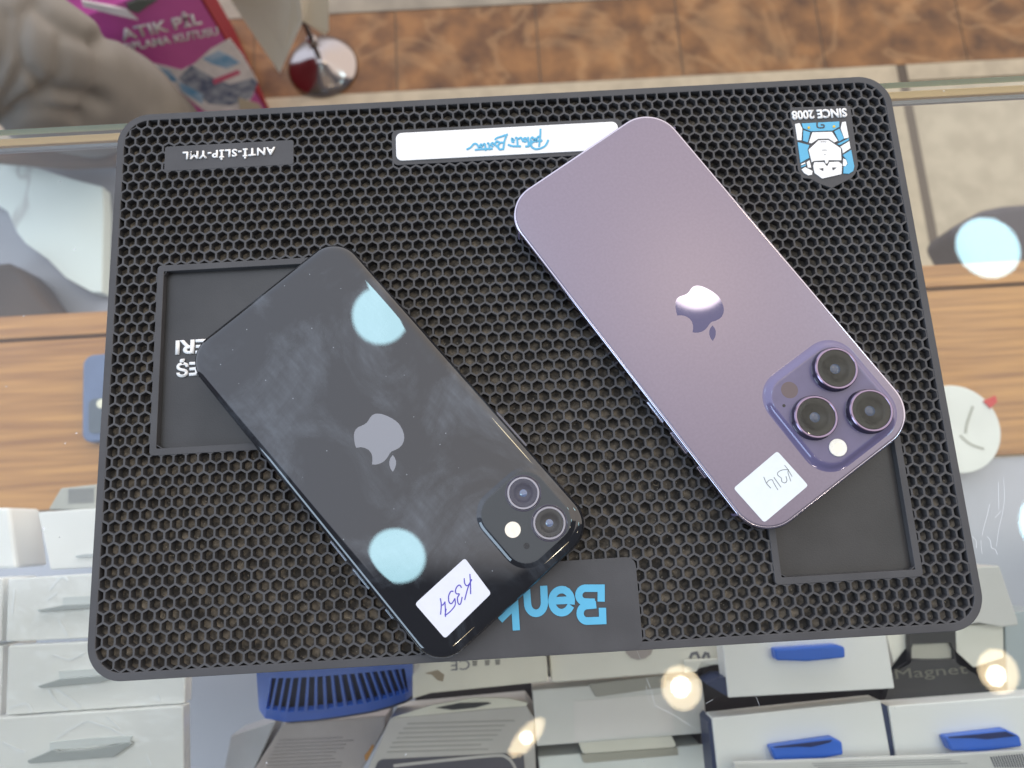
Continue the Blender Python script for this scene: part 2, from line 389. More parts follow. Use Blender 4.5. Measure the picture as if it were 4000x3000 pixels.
for r in TR:
    cx, cy, ww, hh = (r[0]+r[1])/2, (r[2]+r[3])/2, r[1]-r[0], r[3]-r[2]
    V, F = ring_data(rrect(ww, hh, 1.5, 5, cx, cy), rrect(ww-2*RIM, hh-2*RIM, .4, 5, cx, cy), FZ, .22)
    rim = obj('tray', V, F, M['rubber'], dm, bevel=.2)
    prism('tray_floor', rrect(ww-2*RIM, hh-2*RIM, .4, 5, cx, cy), FZ, FZ+.9, M['rubber_dark'], rim)
def pad(r, rad=1.0, z=.1, m=None, name='label_pad'):
    return prism(name, rrect(r[1]-r[0], r[3]-r[2], rad, 5, (r[0]+r[1])/2, (r[2]+r[3])/2), FZ, z, m or M['rubber'], dm, bevel=.12)
p1 = pad(PADS[0]); p2 = pad(PADS[1], 2.6); p3 = pad(PADS[2], 3.4, z=.12)
a = at(715, 614); b = at(1076, 597)
text('lettering', 'ANTİ-SLİP-YML', 4.6, M['white_pvc'], TM((a.x+b.x)/2, (a.y+b.y)/2, .08, 180), p1, depth=.5, bold=.03, spacing=1.14, width=(b-a).length)
r = PADS[1]
ws = prism('white_strip', rrect(r[1]-r[0]-3.4, r[3]-r[2]-3.4, 2.6, 7, (r[0]+r[1])/2, (r[2]+r[3])/2), 0, .55, M['white_pvc'], p2, bevel=.15)
# handwriting "Protect Better" in cyan on the white strip (upside down for the camera), traced strokes
def pz(l, z=.6): return [at(1500+x/2.212, 440+y/2.212, z)[:2] for x, y in l]
SC_ = [[(1418, 240), (1395, 285), (1350, 310), (1305, 315), (1272, 290), (1280, 260), (1320, 245), (1350, 250), (1362, 240)], [(1352, 145), (1350, 200), (1345, 250), (1340, 290)],
       [(1345, 205), (1325, 215), (1318, 250), (1305, 222)], [(1300, 240), (1285, 215), (1270, 225), (1275, 250), (1292, 252), (1300, 240)],
       [(1268, 250), (1250, 290), (1225, 292)], [(1250, 290), (1245, 215)], [(1240, 235), (1218, 220), (1205, 235), (1215, 252), (1228, 248)],
       [(1200, 248), (1185, 218), (1165, 225)], [(1155, 290), (1150, 225), (1138, 218)], [(1180, 292), (1110, 290), (1075, 278)], [(1125, 240), (1105, 225), (1108, 252), (1122, 255)],
       [(1065, 190), (1020, 205), (975, 220), (962, 232)], [(1055, 205), (1040, 250), (1030, 318)], [(1035, 260), (1005, 262), (985, 290), (1000, 318), (1030, 315)], [(1005, 262), (975, 250), (960, 275), (985, 300)],
       [(955, 275), (935, 262), (925, 280), (942, 292)], [(915, 320), (905, 270), (895, 265)], [(880, 325), (872, 275), (862, 270)], [(935, 312), (835, 318), (790, 322)],
       [(855, 285), (838, 275), (830, 292), (845, 300)], [(820, 300), (805, 278), (790, 268), (770, 275)], [(770, 275), (750, 300), (718, 318)]]
strokes('script_lettering', [pz(l) for l in SC_], .75, .5, .85, M['cyan_pvc'], ws)
# shop name in cyan, built from thick strokes (upside down)
def bz(l): return [at(1300+x/1.58, 1950+y/1.58, .2)[:2] for x, y in l]
BK = [[(1655, 640), (1655, 545), (1580, 545), (1535, 548), (1520, 575), (1520, 612), (1545, 636), (1600, 638)],
      [(1600, 655), (1545, 658), (1520, 682), (1525, 728), (1550, 752), (1674, 752), (1672, 680)],]
def inset(l, d=.22):
    c = Vector((sum(p[0] for p in l)/len(l), sum(p[1] for p in l)/len(l))); o = []
    for p in l:
        v = Vector(p)-c; o.append(tuple(c+v*max(.5, 1-d/max(v.length, .1))))
    return o
def sharp(lines, wd, name, m, par, z0=.1, z1=.42):
    V, F = merge([ribbon(l, wd, z0, z1+.015*(k_ % 4)) for k_, l in enumerate(lines)]); return obj(name, V, F, m, par)
WD = 2.6
def cyl(cx, cy, rx, ry, a0, a1, n=16): return [(cx+rx*math.cos(math.radians(a0+(a1-a0)*k/n)), cy-ry*math.sin(math.radians(a0+(a1-a0)*k/n))) for k in range(n+1)]
Bl = [[(1656, 618), (1656, 549), (1560, 549)] + cyl(1560, 592, 42, 43, 95, 265, 12) + [(1604, 636)],
      [(1612, 652), (1570, 656)] + cyl(1570, 704, 44, 48, 95, 265, 12) + [(1666, 748), (1664, 684)]]
El = [[(1462, 622), (1350, 628)] , cyl(1412, 626, 60, 68, -8, 68, 8), cyl(1412, 626, 60, 68, 60, 180, 12), cyl(1412, 630, 60, 70, 180, 328, 14)]
Nl = [[(1302, 548), (1306, 640)] + cyl(1254, 640, 52, 64, 0, -180, 14)[1:] + [(1196, 560)]]
Kl = [[(1132, 795), (1118, 560)], [(1122, 655), (1040, 735)], [(1118, 650), (1040, 560)]]
sharp([bz(l) for l in Bl+El+Nl+Kl], WD, 'lettering', M['cyan_pvc'], p3)
# visible ends of the two words in the left tray
a = at(1185/1.58, 950+642/1.58, FZ+.6)
text('lettering', 'ERI', 5.7, M['white_pvc'], TM(a.x, a.y, FZ+.91, 180), dm, depth=.6, bold=.03, width=12.2)
a = at(1163/1.58, 950+771/1.58, FZ+.6)
text('lettering', 'EŞ', 7.4, M['white_pvc'], TM(a.x, a.y, FZ+.91, 180), dm, depth=.6, bold=.03, width=8.6)
# emblem
def ez(l, z=.3): return ats(l, z, (3000, 380), 4.424)
emp = prism('emblem', ez([(385, 175), (1420, 148), (1450, 330), (1560, 1180), (1510, 1320), (1440, 1400), (1100, 1570), (880, 1490), (740, 1410), (590, 1390), (520, 1250), (430, 500), (390, 400)], .1), FZ, .12, M['rubber'], dm, bevel=.12)
c_ = [at(3000+x/4.424, 380+y/4.424, .3) for x, y in ((410, 308), (1360, 280))]
text('lettering', 'SINCE 2008', 4.1, M['white_pvc'], TM((c_[0].x+c_[1].x)/2, (c_[0].y+c_[1].y)/2, .1, 180), emp, depth=.55, bold=.03, width=(c_[1]-c_[0]).length)
blue = [[(575, 450), (1240, 415), (1240, 510), (1130, 575), (740, 590), (600, 535)], [(610, 560), (735, 600), (690, 785), (600, 755)], [(1140, 580), (1235, 535), (1320, 720), (1230, 770)],
        [(510, 770), (720, 820), (690, 900), (720, 1050), (560, 1140)], [(1290, 990), (1440, 900), (1500, 1200), (1480, 1280), (1400, 1330), (1300, 1320), (1300, 1210), (1380, 1150), (1350, 1060)],
        [(1190, 810), (1410, 700), (1400, 740), (1235, 830)], [(565, 1190), (660, 1155), (660, 1180), (570, 1215)]]
white = [[(465, 455), (545, 435), (600, 535), (580, 750), (510, 745)], [(1280, 420), (1345, 410), (1400, 700), (1320, 720), (1250, 530)],
         [(760, 600), (1110, 590), (1215, 750), (1160, 780), (1060, 712), (860, 715), (750, 795), (700, 790)],
         [(870, 735), (1045, 730), (1268, 880), (1278, 1090), (1060, 1090), (1030, 1150), (1000, 1150), (985, 1095), (790, 1102), (752, 1125), (695, 900)],
         [(792, 1118), (960, 1112), (1005, 1175), (1040, 1175), (1065, 1112), (1230, 1108), (1288, 1155), (1280, 1330), (940, 1410), (800, 1310), (775, 1180)],
         [(565, 1150), (650, 1118), (655, 1145), (568, 1180)], [(665, 1110), (720, 1080), (752, 1220), (690, 1222)], [(575, 1240), (640, 1200), (780, 1270), (770, 1340), (700, 1355), (620, 1310)],
         [(1245, 850), (1410, 750), (1435, 880), (1295, 972), (1275, 890)], [(1300, 1050), (1350, 1070), (1380, 1150), (1340, 1200), (1292, 1190)]]
V, F = merge([prism_data(inset(ez(l, .4)), .1, .42) for l in blue]); obj('blue_shapes', V, F, M['cyan_pvc'], emp)
V, F = merge([prism_data(inset(ez(l, .5)), .1, .5) for l in white]); obj('white_shapes', V, F, M['white_pvc'], emp)
V, F = merge([prism_data(ez(l, .5), .5, .53) for l in ([(880, 1235), (958, 1222), (955, 1278)], [(1105, 1212), (1190, 1215), (1118, 1268)], [(905, 765), (1010, 765), (1010, 775), (905, 775)],
     [(930, 908), (1015, 908), (1015, 918), (930, 918)], [(955, 1005), (985, 980), (1010, 1000), (985, 992)])])
obj('face_lines', V, F, M['rubber'], emp)
V, F = merge([prism_data(ez(circle(x, y, 22, 14), .5), .42, .6) for x, y in ((705, 525), (1140, 505))]); obj('yellow_studs', V, F, mat('yellow', 'd8b030', rough=.5), emp)
sharp([ez(smooth_path([(850, 430), (850, 500), (880, 525), (960, 522), (965, 480), (920, 475)]), .5)], .6, 'badge_outline', M['rubber'], emp, .42, .5)
# lint and crumbs caught in the comb: uncountable bits
V, F = [], []; D = []
for k in range(420):
    x = random.uniform(X0+6, X1-6); y = random.uniform(Y0+6, Y1-6)
    i = round((y-GY)/RW); x = GX+P*round((x-GX)/P-(.5 if i % 2 else 0))+(P/2 if i % 2 else 0)+random.uniform(-1, 1); y = GY+RW*i+random.uniform(-1, 1)
    if any(inside_rect(x, y, r_, -2) for r_ in TR+PADS): continue
    a = random.uniform(0, 6.28); ln = random.choice([.15, .2, .25, .3, .9]); wd = random.uniform(.08, .2) if ln > .5 else ln*.7
    D.append(ribbon([(x+ln*math.cos(a)*t+.25*ln*math.sin(a)*t*t, y+ln*math.sin(a)*t-.25*ln*math.cos(a)*t*t) for t in (-1, -.3, .4, 1)], wd, FZ+.02, FZ+.14))
V, F = merge(D); lint = obj('lint', V, F, mat('lint', 'a59a86', rough=.8), dm); struct(lint, 'stuff')

# ------------------------------------------------------------------ phones
def logo_shapes():
    L = [(-3.73, -9.29), (-4.49, -8.67), (-5.45, -7.58), (-6.36, -5.89), (-7.15, -4.04), (-7.6, -2.34), (-7.82, -0.92), (-7.71, 0.31), (-7.35, 1.93), (-6.75, 3.5), (-5.99, 4.62), (-4.99, 5.49), (-3.74, 6.10), (-2.37, 6.25), (-0.82, 5.95), (0.75, 5.42), (1.78, 5.58), (3.16, 6.1), (4.71, 6.4), (6.16, 6.24), (7.53, 5.7), (8.41, 5.11), (9.13, 4.33), (8.16, 3.45), (7.27, 2.29), (6.75, 1.08), (6.66, -0.44), (7.23, -1.98), (8.23, -3.28), (9.64, -4.20), (9.21, -5.46), (8.39, -6.91), (7.42, -8.27), (6.47, -9.18), (5.46, -9.6), (4.28, -9.66), (3.01, -9.25), (1.94, -8.95), (0.81, -8.88), (-0.15, -9.12), (-1.43, -9.58), (-2.62, -9.70)]
    f = [(1.26, 6.75), (1.3, 7.89), (1.7, 9.17), (2.47, 10.14), (3.55, 10.93), (5.11, 11.49), (5.06, 10.18), (4.55, 8.86), (3.74, 7.77), (2.61, 7.01)]
    # square the trace up: logo is upright in the phone's own axes
    return [(x-.0, y) for x, y in L], f
LOGO, LEAF = logo_shapes()
def rings(w, h, r, prof, seg=12):
    return [[(x, y, z) for x, y in rrect(w-2*i, h-2*i, max(.2, r-i), seg)] for i, z in prof]
def lens(parent, x, y, z, ro, ri, hgt, m_ring, m_glass, m_in, name='lens'):
    n = 48
    c = lambda r_, z_: [(x+r_*math.cos(2*math.pi*k/n), y+r_*math.sin(2*math.pi*k/n), z_) for k in range(n)]
    rg = loft(name+'_ring', [c(ro+.35, z), c(ro+.05, z+.15), c(ro, z+hgt-.35), c(ro-.3, z+hgt), c(ri+.12, z+hgt), c(ri, z+hgt-.12), c(ri, z+hgt-.5)], m_ring, parent, cap0=False, cap1=False)
    loft('barrel_wall', [c(ro+.5, z+.02), c(ro+.08, z+.2), c(ro+.04, z+hgt-.55)], M['barrel'], rg, cap0=False, cap1=False)
    sm = rg.modifiers.new('e', 'EDGE_SPLIT'); sm.split_angle = math.radians(30)
    k_ = min(1, (hgt-.08)/1.7)
    loft('lens_barrel', [c(ri-.02, z+hgt-.55*k_), c(ri*.80, z+hgt-.6*k_), c(ri*.62, z+hgt-1.0*k_), c(ri*.60, z+hgt-1.3*k_), c(ri*.36, z+hgt-1.35*k_), c(ri*.32, z+hgt-1.6*k_)], m_in, rg, cap0=False, cap1=True)
    loft('lens_pupil', [c(ri*.27, z+hgt-1.45*k_), c(ri*.2, z+hgt-1.28*k_), c(ri*.1, z+hgt-1.2*k_)], M['pupil'], rg, cap0=False, cap1=True)
    loft('lens_glass', [c(ri-.02, z+hgt-.12), c(ri*.97, z+hgt-.08)], m_glass, rg, cap0=False, cap1=True, smooth=False)
    return rg
def clear(name, ior=1.5, tint=(.9, .9, .9), haze=0.0, hcol=(.2, .2, .2)):
    m = bpy.data.materials.new(name); m.use_nodes = True; t = m.node_tree; t.nodes.clear()
    out = t.nodes.new('ShaderNodeOutputMaterial'); tr = t.nodes.new('ShaderNodeBsdfTransparent'); gl = t.nodes.new('ShaderNodeBsdfGlossy')
    tr.inputs[0].default_value = tint+(1,); gl.inputs['Roughness'].default_value = 0.03
    fr = t.nodes.new('ShaderNodeFresnel'); fr.inputs['IOR'].default_value = ior
    mxs = t.nodes.new('ShaderNodeMixShader')
    t.links.new(fr.outputs[0], mxs.inputs[0]); t.links.new(tr.outputs[0], mxs.inputs[1]); t.links.new(gl.outputs[0], mxs.inputs[2])
    df = t.nodes.new('ShaderNodeBsdfDiffuse'); df.inputs[0].default_value = hcol+(1,)
    n = t.nodes.new('ShaderNodeTexNoise'); n.inputs['Scale'].default_value = 300; tc_ = t.nodes.new('ShaderNodeTexCoord')
    mp = t.nodes.new('ShaderNodeMapping'); mp.inputs['Scale'].default_value = (1, .15, 1); t.links.new(tc_.outputs['Object'], mp.inputs[0]); t.links.new(mp.outputs[0], n.inputs['Vector'])
    k = t.nodes.new('ShaderNodeMath'); k.operation = 'MULTIPLY'; k.inputs[1].default_value = haze*2; t.links.new(n.outputs['Fac'], k.inputs[0])
    m2 = t.nodes.new('ShaderNodeMixShader'); t.links.new(k.outputs[0], m2.inputs[0]); t.links.new(mxs.outputs[0], m2.inputs[1]); t.links.new(df.outputs[0], m2.inputs[2])
    t.links.new(m2.outputs[0], out.inputs[0]); return m
M['pupil'] = mat('pupil', (.09, .19, .45), rough=.12, spec=1, coat=1, emis=None)
M['lens_in'] = mat('lens_in', (.010, .010, .012), rough=.35, spec=.5)
M['lens_in_blue'] = mat('lens_in_blue', (.05, .05, .11), rough=.4)
M['lens_clear'] = clear('lens_clear', 1.5)
M['lens_dusty'] = clear('lens_dusty', 1.38, haze=.34, hcol=(.10, .097, .08))
M['barrel'] = mat('barrel', (.035, .03, .055), rough=.12, spec=.8, metal=.3)
M['flash'] = mat('flash', (.72, .70, .62), rough=.35, noise=.06, nscale=900, coat=.6)
M['flash_warm'] = mat('flash_warm', (.82, .74, .62), rough=.4, noise=.05, nscale=900, coat=.3)
M['paper'] = mat('paper', (.64, .65, .72), rough=.6, noise=.015, nscale=300)
M['paper2'] = mat('paper2', (.68, .72, .74), rough=.6, noise=.015, nscale=300)

# --- black phone
def glass_black():
    m = mat('black_glass', (.022, .022, .025), rough=.012, spec=.62)
    t = m.node_tree; b = bsdf(m); b.inputs['Coat Weight'].default_value = .22; b.inputs['Coat Roughness'].default_value = .02
    tcx = node(m, 'ShaderNodeTexCoord')
    # greasy smears: broad patches crossed by fine wiping strokes
    n1 = node(m, 'ShaderNodeTexNoise'); n1.inputs['Scale'].default_value = 24; n1.inputs['Detail'].default_value = 6; n1.inputs['Roughness'].default_value = .62; n1.inputs['Distortion'].default_value = .8
    t.links.new(tcx.outputs['Object'], n1.inputs['Vector'])
    mp = node(m, 'ShaderNodeMapping'); mp.inputs['Rotation'].default_value = (0, 0, .35); mp.inputs['Scale'].default_value = (500, 90, 1)
    t.links.new(tcx.outputs['Object'], mp.inputs[0]); n2 = node(m, 'ShaderNodeTexNoise'); n2.inputs['Scale'].default_value = 1; n2.inputs['Detail'].default_value = 4; t.links.new(mp.outputs[0], n2.inputs['Vector'])
    a = node(m, 'ShaderNodeMapRange'); a.inputs['From Min'].default_value = .47; a.inputs['From Max'].default_value = .70; t.links.new(n1.outputs['Fac'], a.inputs['Value'])
    mu = node(m, 'ShaderNodeMath'); mu.operation = 'MULTIPLY'; t.links.new(a.outputs[0], mu.inputs[0]); t.links.new(n2.outputs['Fac'], mu.inputs[1])
    ml = node(m, 'ShaderNodeMapRange'); ml.inputs['To Min'].default_value = .015; ml.inputs['To Max'].default_value = .12; t.links.new(mu.outputs[0], ml.inputs['Value'])
    t.links.new(ml.outputs[0], b.inputs['Coat Roughness'])
    x = node(m, 'ShaderNodeMix'); x.data_type = 'RGBA'; x.inputs[6].default_value = (.008, .009, .011, 1); x.inputs[7].default_value = (.10, .118, .14, 1)
    t.links.new(mu.outputs[0], x.inputs['Factor'])
    # dust specks and a few hairlines
    vo = node(m, 'ShaderNodeTexVoronoi'); vo.inputs['Scale'].default_value = 170; t.links.new(tcx.outputs['Object'], vo.inputs['Vector'])
    s = node(m, 'ShaderNodeMapRange'); s.inputs['From Min'].default_value = .025; s.inputs['From Max'].default_value = .05; s.inputs['To Min'].default_value = .5; s.inputs['To Max'].default_value = 0
    t.links.new(vo.outputs['Distance'], s.inputs['Value'])
    y = node(m, 'ShaderNodeMix'); y.data_type = 'RGBA'; y.inputs[7].default_value = (.35, .38, .42, 1)
    t.links.new(s.outputs[0], y.inputs['Factor']); t.links.new(x.outputs[2], y.inputs[6]); t.links.new(y.outputs[2], b.inputs['Base Color'])
    return m
M['black_glass'] = glass_black()
M['black_alu'] = mat('black_alu', (.10, .10, .115), rough=.22, metal=.85, spec=.7, noise=.1, nscale=60)
M['matte_black'] = mat('matte_black', (.045, .049, .053), rough=.42, spec=.4, bump=.05, bscale=4000)
M['grey_ring'] = mat('grey_ring', (.28, .27, .30), rough=.28, metal=.85, spec=.6)
M['logo_grey'] = mat('logo_grey', (.215, .215, .235), rough=.35, metal=.3)
A11 = math.radians(-51.96-90); A14 = math.radians(-57.45-90)
ph = thing('smartphone', 'black glossy smartphone with two camera lenses, lying face down over the left tray', 'smartphone', (-44.7, -8.4, 0.08), A11)
W, H, R_ = 75.7, 150.9, 11.6
def arc(n, depth, z0, z1, out=False): return [(depth*(1-math.sin(math.pi/2*k/n)), z0+(z1-z0)*(1-math.cos(math.pi/2*k/n))) for k in range(n+1)]
low = [(3.2, 0.0), (1.7, .25), (.75, .9), (.2, 1.9), (0, 3.0)]
up = [(0, 3.0), (0, 5.2), (.18, 6.1), (.6, 6.9)]
loft('frame', rings(W, H, R_, low+up[1:]), M['black_alu'], ph, cap1=False)
loft('back_glass', rings(W, H, R_, [(.62, 6.93), (.95, 7.4), (1.6, 7.85), (2.5, 8.15), (3.4, 8.27), (4.2, 8.3)]), M['black_glass'], ph, cap0=False)
V, F = merge([prism_data(LOGO, 8.3, 8.32), prism_data(LEAF, 8.3, 8.32)])
V = [(-x*.0+x*1.0, y, z) for x, y, z in V]; obj('logo', V, F, M['logo_grey'], ph)
# camera plateau
BX, BY, BWD = -20.6, 55.7, 27.4
def plate(w, r, z, i): return [(BX+x, BY+y, z) for x, y in rrect(w-2*i, w+1.6-2*i, r-i, 10)]
loft('camera_skirt', [plate(30.2, 9.4, 8.26, 0), plate(30.2, 9.4, 8.55, .8), plate(30.2, 9.4, 9.0, 1.35), plate(30.2, 9.4, 9.12, 1.9)], M['black_glass'], ph, cap0=False, cap1=False)
cp = loft('camera_plateau', [plate(30.2, 9.4, 9.12, 1.9), plate(30.2, 9.4, 9.15, 2.3)], M['matte_black'], ph, cap0=False, smooth=False)
lens(cp, -25.5, 48.7, 9.12, 6.05, 5.05, .65, M['grey_ring'], M['lens_clear'], M['lens_in_blue'])
lens(cp, -25.5, 62.8, 9.12, 6.05, 5.05, .65, M['grey_ring'], M['lens_clear'], M['lens_in'])
prism('flash', circle(-14.1, 55.9, 2.85), 9.1, 9.2, M['flash_warm'], cp, bevel=.05)
prism('microphone', circle(-14.05, 63.4, 1.1, 20), 9.1, 9.16, mat('mic_mesh', (.02, .02, .022), rough=.6, noise=.6, nscale=2500), cp)
for sgn, yy in ((1, 66), (-1, 66), (1, -66), (-1, -66)):
    box('antenna_band', sgn*W/2-.7, sgn*W/2+.02, yy-.7, yy+.7, 3, 6.0, M['matte_black'], ph)
for yy, ln in ((33, 9.5), (20, 9.5), (49, 4.5)):
    prism('side_button', rrect(.9, ln, .4, 4, W/2+.25, yy), 3.0, 5.2, M['black_alu'], ph, bevel=.2)
prism('side_button', rrect(.9, 17, .4, 4, -W/2-.25, 28), 3.0, 5.2, M['black_alu'], ph, bevel=.2)
def to_local(pts, cen, ang):
    out = []
    for p in pts:
        d = Vector((p[0]-cen[0], p[1]-cen[1])); c, s = math.cos(-ang), math.sin(-ang); out.append((d.x*c-d.y*s, d.x*s+d.y*c))
    return out
def round_poly(pts, r, n=4):
    out = []; k = len(pts)
    for i in range(k):
        p = Vector(pts[i]); a = (Vector(pts[i-1])-p).normalized(); b = (Vector(pts[(i+1) % k])-p).normalized()
        p0 = p+a*r; p1 = p+b*r
        for j in range(n+1):
            t = j/n; out.append(tuple(p0*(1-t)**2+p*2*t*(1-t)+p1*t*t))
    return out
def sticker(name, label, corners, lines, o, s, zz, mpaper, mink, wd):
    st = prism(name, round_poly(ats(corners, zz, o, s), 1.1), zz, zz+.13, mpaper)
    tag(st, label, 'sticker')
    strokes('handwriting', [[at(o[0]+x/s, o[1]+y/s, zz+.12)[:2] for x, y in l] for l in lines], wd, zz+.125, zz+.15, mink, st)
    return st
K1 = [[(1237, 160), (1245, 290), (1248, 440)], [(1155, 222), (1162, 290), (1195, 325), (1230, 295), (1262, 235)], [(1262, 240), (1210, 350), (1163, 525)],
      [(1115, 350), (1088, 315), (1050, 340), (1028, 400), (1045, 440), (1085, 445), (1058, 500), (1070, 580), (1102, 585), (1125, 490)],
      [(995, 405), (960, 410), (930, 480), (938, 560), (975, 580), (1020, 510)], [(1020, 510), (1025, 600), (960, 690), (885, 750)],
      [(812, 510), (825, 600), (815, 735)], [(825, 600), (850, 600), (878, 558)], [(878, 558), (883, 660), (885, 768)], [(893, 660), (880, 745)]]
sticker('price_sticker', 'white paper sticker handwritten K354 in blue pen on the black phone', [(445, 585), (1165, -75), (1545, 435), (880, 1085)], K1, (1500, 2200), 3.687, 8.42, M['paper'], mat('blue_ink', (.07, .05, .38), rough=.5), .42)

# --- purple phone
def purple_back():
    m = mat('purple_glass', (.208, .176, .222), rough=.33, spec=.5, noise=.03, nscale=900)
    b = bsdf(m); b.inputs['Metallic'].default_value = .45; b.inputs['Sheen Weight'].default_value = 0
    return m
M['purple_glass'] = purple_back()
M['purple_steel'] = mat('purple_steel', (.42, .40, .48), rough=.13, metal=1, noise=.03, nscale=40)
M['purple_gloss'] = mat('purple_gloss', (.135, .118, .215), rough=.10, spec=.6, metal=.15)
M['purple_plate'] = mat('purple_plate', (.115, .100, .175), rough=.22, spec=.5, noise=.04, nscale=200)
M['purple_ring'] = mat('purple_ring', (.23, .185, .27), rough=.24, metal=1)
M['logo_mirror'] = mat('logo_mirror', (.085, .085, .15), rough=.04, metal=1)
c14 = (78.6, 34.3)
pp = thing('smartphone', 'purple matte smartphone with three camera lenses, lying face down on the right of the mat', 'smartphone', (c14[0], c14[1], 0.08), A14)
W, H, R_ = 77.6, 160.7, 14.2
loft('frame', rings(W, H, R_, [(.9, 0), (.35, .15), (.08, .5), (0, 1.0), (0, 6.6), (.06, 7.1), (.3, 7.5), (.62, 7.62), (.9, 7.6)], 16), M['purple_steel'], pp, cap1=False)
loft('back_glass', rings(W, H, R_, [(.95, 7.5), (1.0, 7.7), (1.25, 7.82), (1.6, 7.85)], 16), M['purple_glass'], pp, cap0=False)
V, F = merge([prism_data(LOGO, 7.85, 7.868), prism_data(LEAF, 7.85, 7.868)]); obj('logo', V, F, M['logo_mirror'], pp)
PX, PY, PS = -14.6, 56.0, 40.2
def plate2(i, z): return [(PX+x, PY+y, z) for x, y in rrect(PS-2*i, PS+1.2-2*i, 10.5-i, 12)]
loft('camera_skirt', [plate2(-.6, 7.84), plate2(.1, 7.9), plate2(.9, 8.25), plate2(1.5, 8.9), plate2(2.2, 9.35), plate2(2.6, 9.42)], M['purple_gloss'], pp, cap0=False, cap1=False)
cp = loft('camera_plateau', [plate2(2.6, 9.42), plate2(3.0, 9.45)], M['purple_plate'], pp, cap0=False, smooth=False)
for (lx, ly) in ((-23.72, 46.6), (-5.75, 56.0), (-23.65, 66.0)):
    rg = lens(cp, lx, ly, 9.4, 7.95, 7.0, 3.0, M['purple_ring'], M['lens_dusty'], M['lens_in'])
prism('flash', circle(-5.8, 69.6, 3.25), 9.4, 9.95, M['flash'], cp, bevel=.15)
prism('flash_centre', circle(-5.8, 69.6, 1.6, 24), 9.95, 9.99, mat('flash_centre', (.85, .80, .62), rough=.3), cp)
prism('depth_sensor', circle(-5.5, 42.9, 3.15), 9.4, 9.46, mat('sensor', (.105, .075, .080), rough=.25), cp)
prism('microphone', circle(.0, 46.2, .6, 16), 9.4, 9.47, M['lens_in'], cp)
for yy, ln in ((20.3, 9.7), (34.5, 9.7)):
    prism('side_button', rrect(.8, ln, .35, 4, W/2+.2, yy), 3.2, 5.2, M['purple_steel'], pp, bevel=.15)
prism('mute_switch', rrect(.8, 5, .35, 4, W/2+.2, 48), 3.2, 5.2, M['purple_steel'], pp, bevel=.15)
prism('side_button', rrect(.8, 17, .35, 4, -W/2-.2, 28), 3.2, 5.2, M['purple_steel'], pp, bevel=.15)
band = mat('antenna', (.12, .10, .17), rough=.4)
for sgn in (1, -1):
    for yy in (-67, 67): box('antenna_band', sgn*W/2-.5, sgn*W/2+.03, yy-.5, yy+.5, 1, 7.2, band, pp)
box('antenna_band', 24.4, 25.4, -H/2-.03, -H/2+.5, 1, 7.2, band, pp)
K2 = [[(1285, 325), (1320, 370), (1365, 445)], [(1330, 372), (1322, 405), (1352, 495)], [(1320, 372), (1262, 375), (1215, 400), (1212, 432), (1250, 465), (1255, 500), (1288, 515), (1310, 490), (1300, 445)],
      [(1170, 455), (1205, 505), (1245, 560)], [(1060, 452), (1090, 520), (1135, 570)], [(1090, 520), (1112, 490), (1150, 482), (1170, 520), (1212, 590)]]
sticker('price_sticker', 'white paper sticker with a thin grey pencil code on the purple phone', [(733, 573), (1205, 172), (1540, 543), (1065, 945)], K2, (2600, 1700), 2.765, 7.98, M['paper2'], mat('pencil', (.12, .14, .13), rough=.6), .24)

# ------------------------------------------------------------------ goods under the glass
M['white_card'] = mat('white_card', (.88, .89, .87), rough=.35, noise=.03, nscale=12)
M['cream_card'] = mat('cream_card', (.76, .73, .62), rough=.5, noise=.08, nscale=18)
M['grey_card'] = mat('grey_card', (.54, .51, .48), rough=.45, noise=.07, nscale=20)
M['brown_card'] = mat('brown_card', (.40, .35, .33), rough=.4, noise=.06, nscale=25)
M['blue_plastic'] = mat('blue_plastic', (.035, .15, .66), rough=.3, noise=.06, nscale=30)
M['print'] = mat('print', (.17, .17, .19), rough=.6)
M['black_plastic'] = mat('black_plastic', (.022, .020, .022), rough=.35)
M['acrylic'] = mat('acrylic', (.42, .45, .45), rough=.08, spec=.8)
def card(name, pts, z, t, m, label, cat, group=None, o=(0, 0), s=1.0, bev=.8, dz=None):
    "box-shaped pack whose top face was seen at these pixels"
    po = ats(pts, z, o, s)
    ob = prism(name, po, z-t, z, m, bevel=bev); tag(ob, label, cat, group); return ob
GD = 'white packs stacked under the glass'
GW = 'white drawers with blue pulls'
def on_face(o, s, z): return lambda pts: ats(pts, z, o, s)
def film(parent, lines, o, s, z, wd, name='crease_highlight'):  # highlights along the film creases, put in as pale ribbons
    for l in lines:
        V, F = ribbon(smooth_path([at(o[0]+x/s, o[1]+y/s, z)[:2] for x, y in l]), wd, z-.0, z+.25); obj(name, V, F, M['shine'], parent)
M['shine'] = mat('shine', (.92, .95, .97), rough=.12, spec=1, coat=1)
OL = (0, 1950); SL = 1.58
M['film_white'] = mat('film_white', (.86, .87, .85), rough=.4, noise=.03, nscale=12, bump=.9, bscale=45, coat=1.0)
bsdf(M['film_white']).inputs['Coat Roughness'].default_value = .04
for nd_ in M['film_white'].node_tree.nodes:
    if nd_.type == 'BUMP':
        nd_.inputs['Distance'].default_value = .004; M['film_white'].node_tree.links.new(nd_.outputs[0], bsdf(M['film_white']).inputs['Coat Normal'])
for l_ in list(bsdf(M['film_white']).inputs['Normal'].links): M['film_white'].node_tree.links.remove(l_)
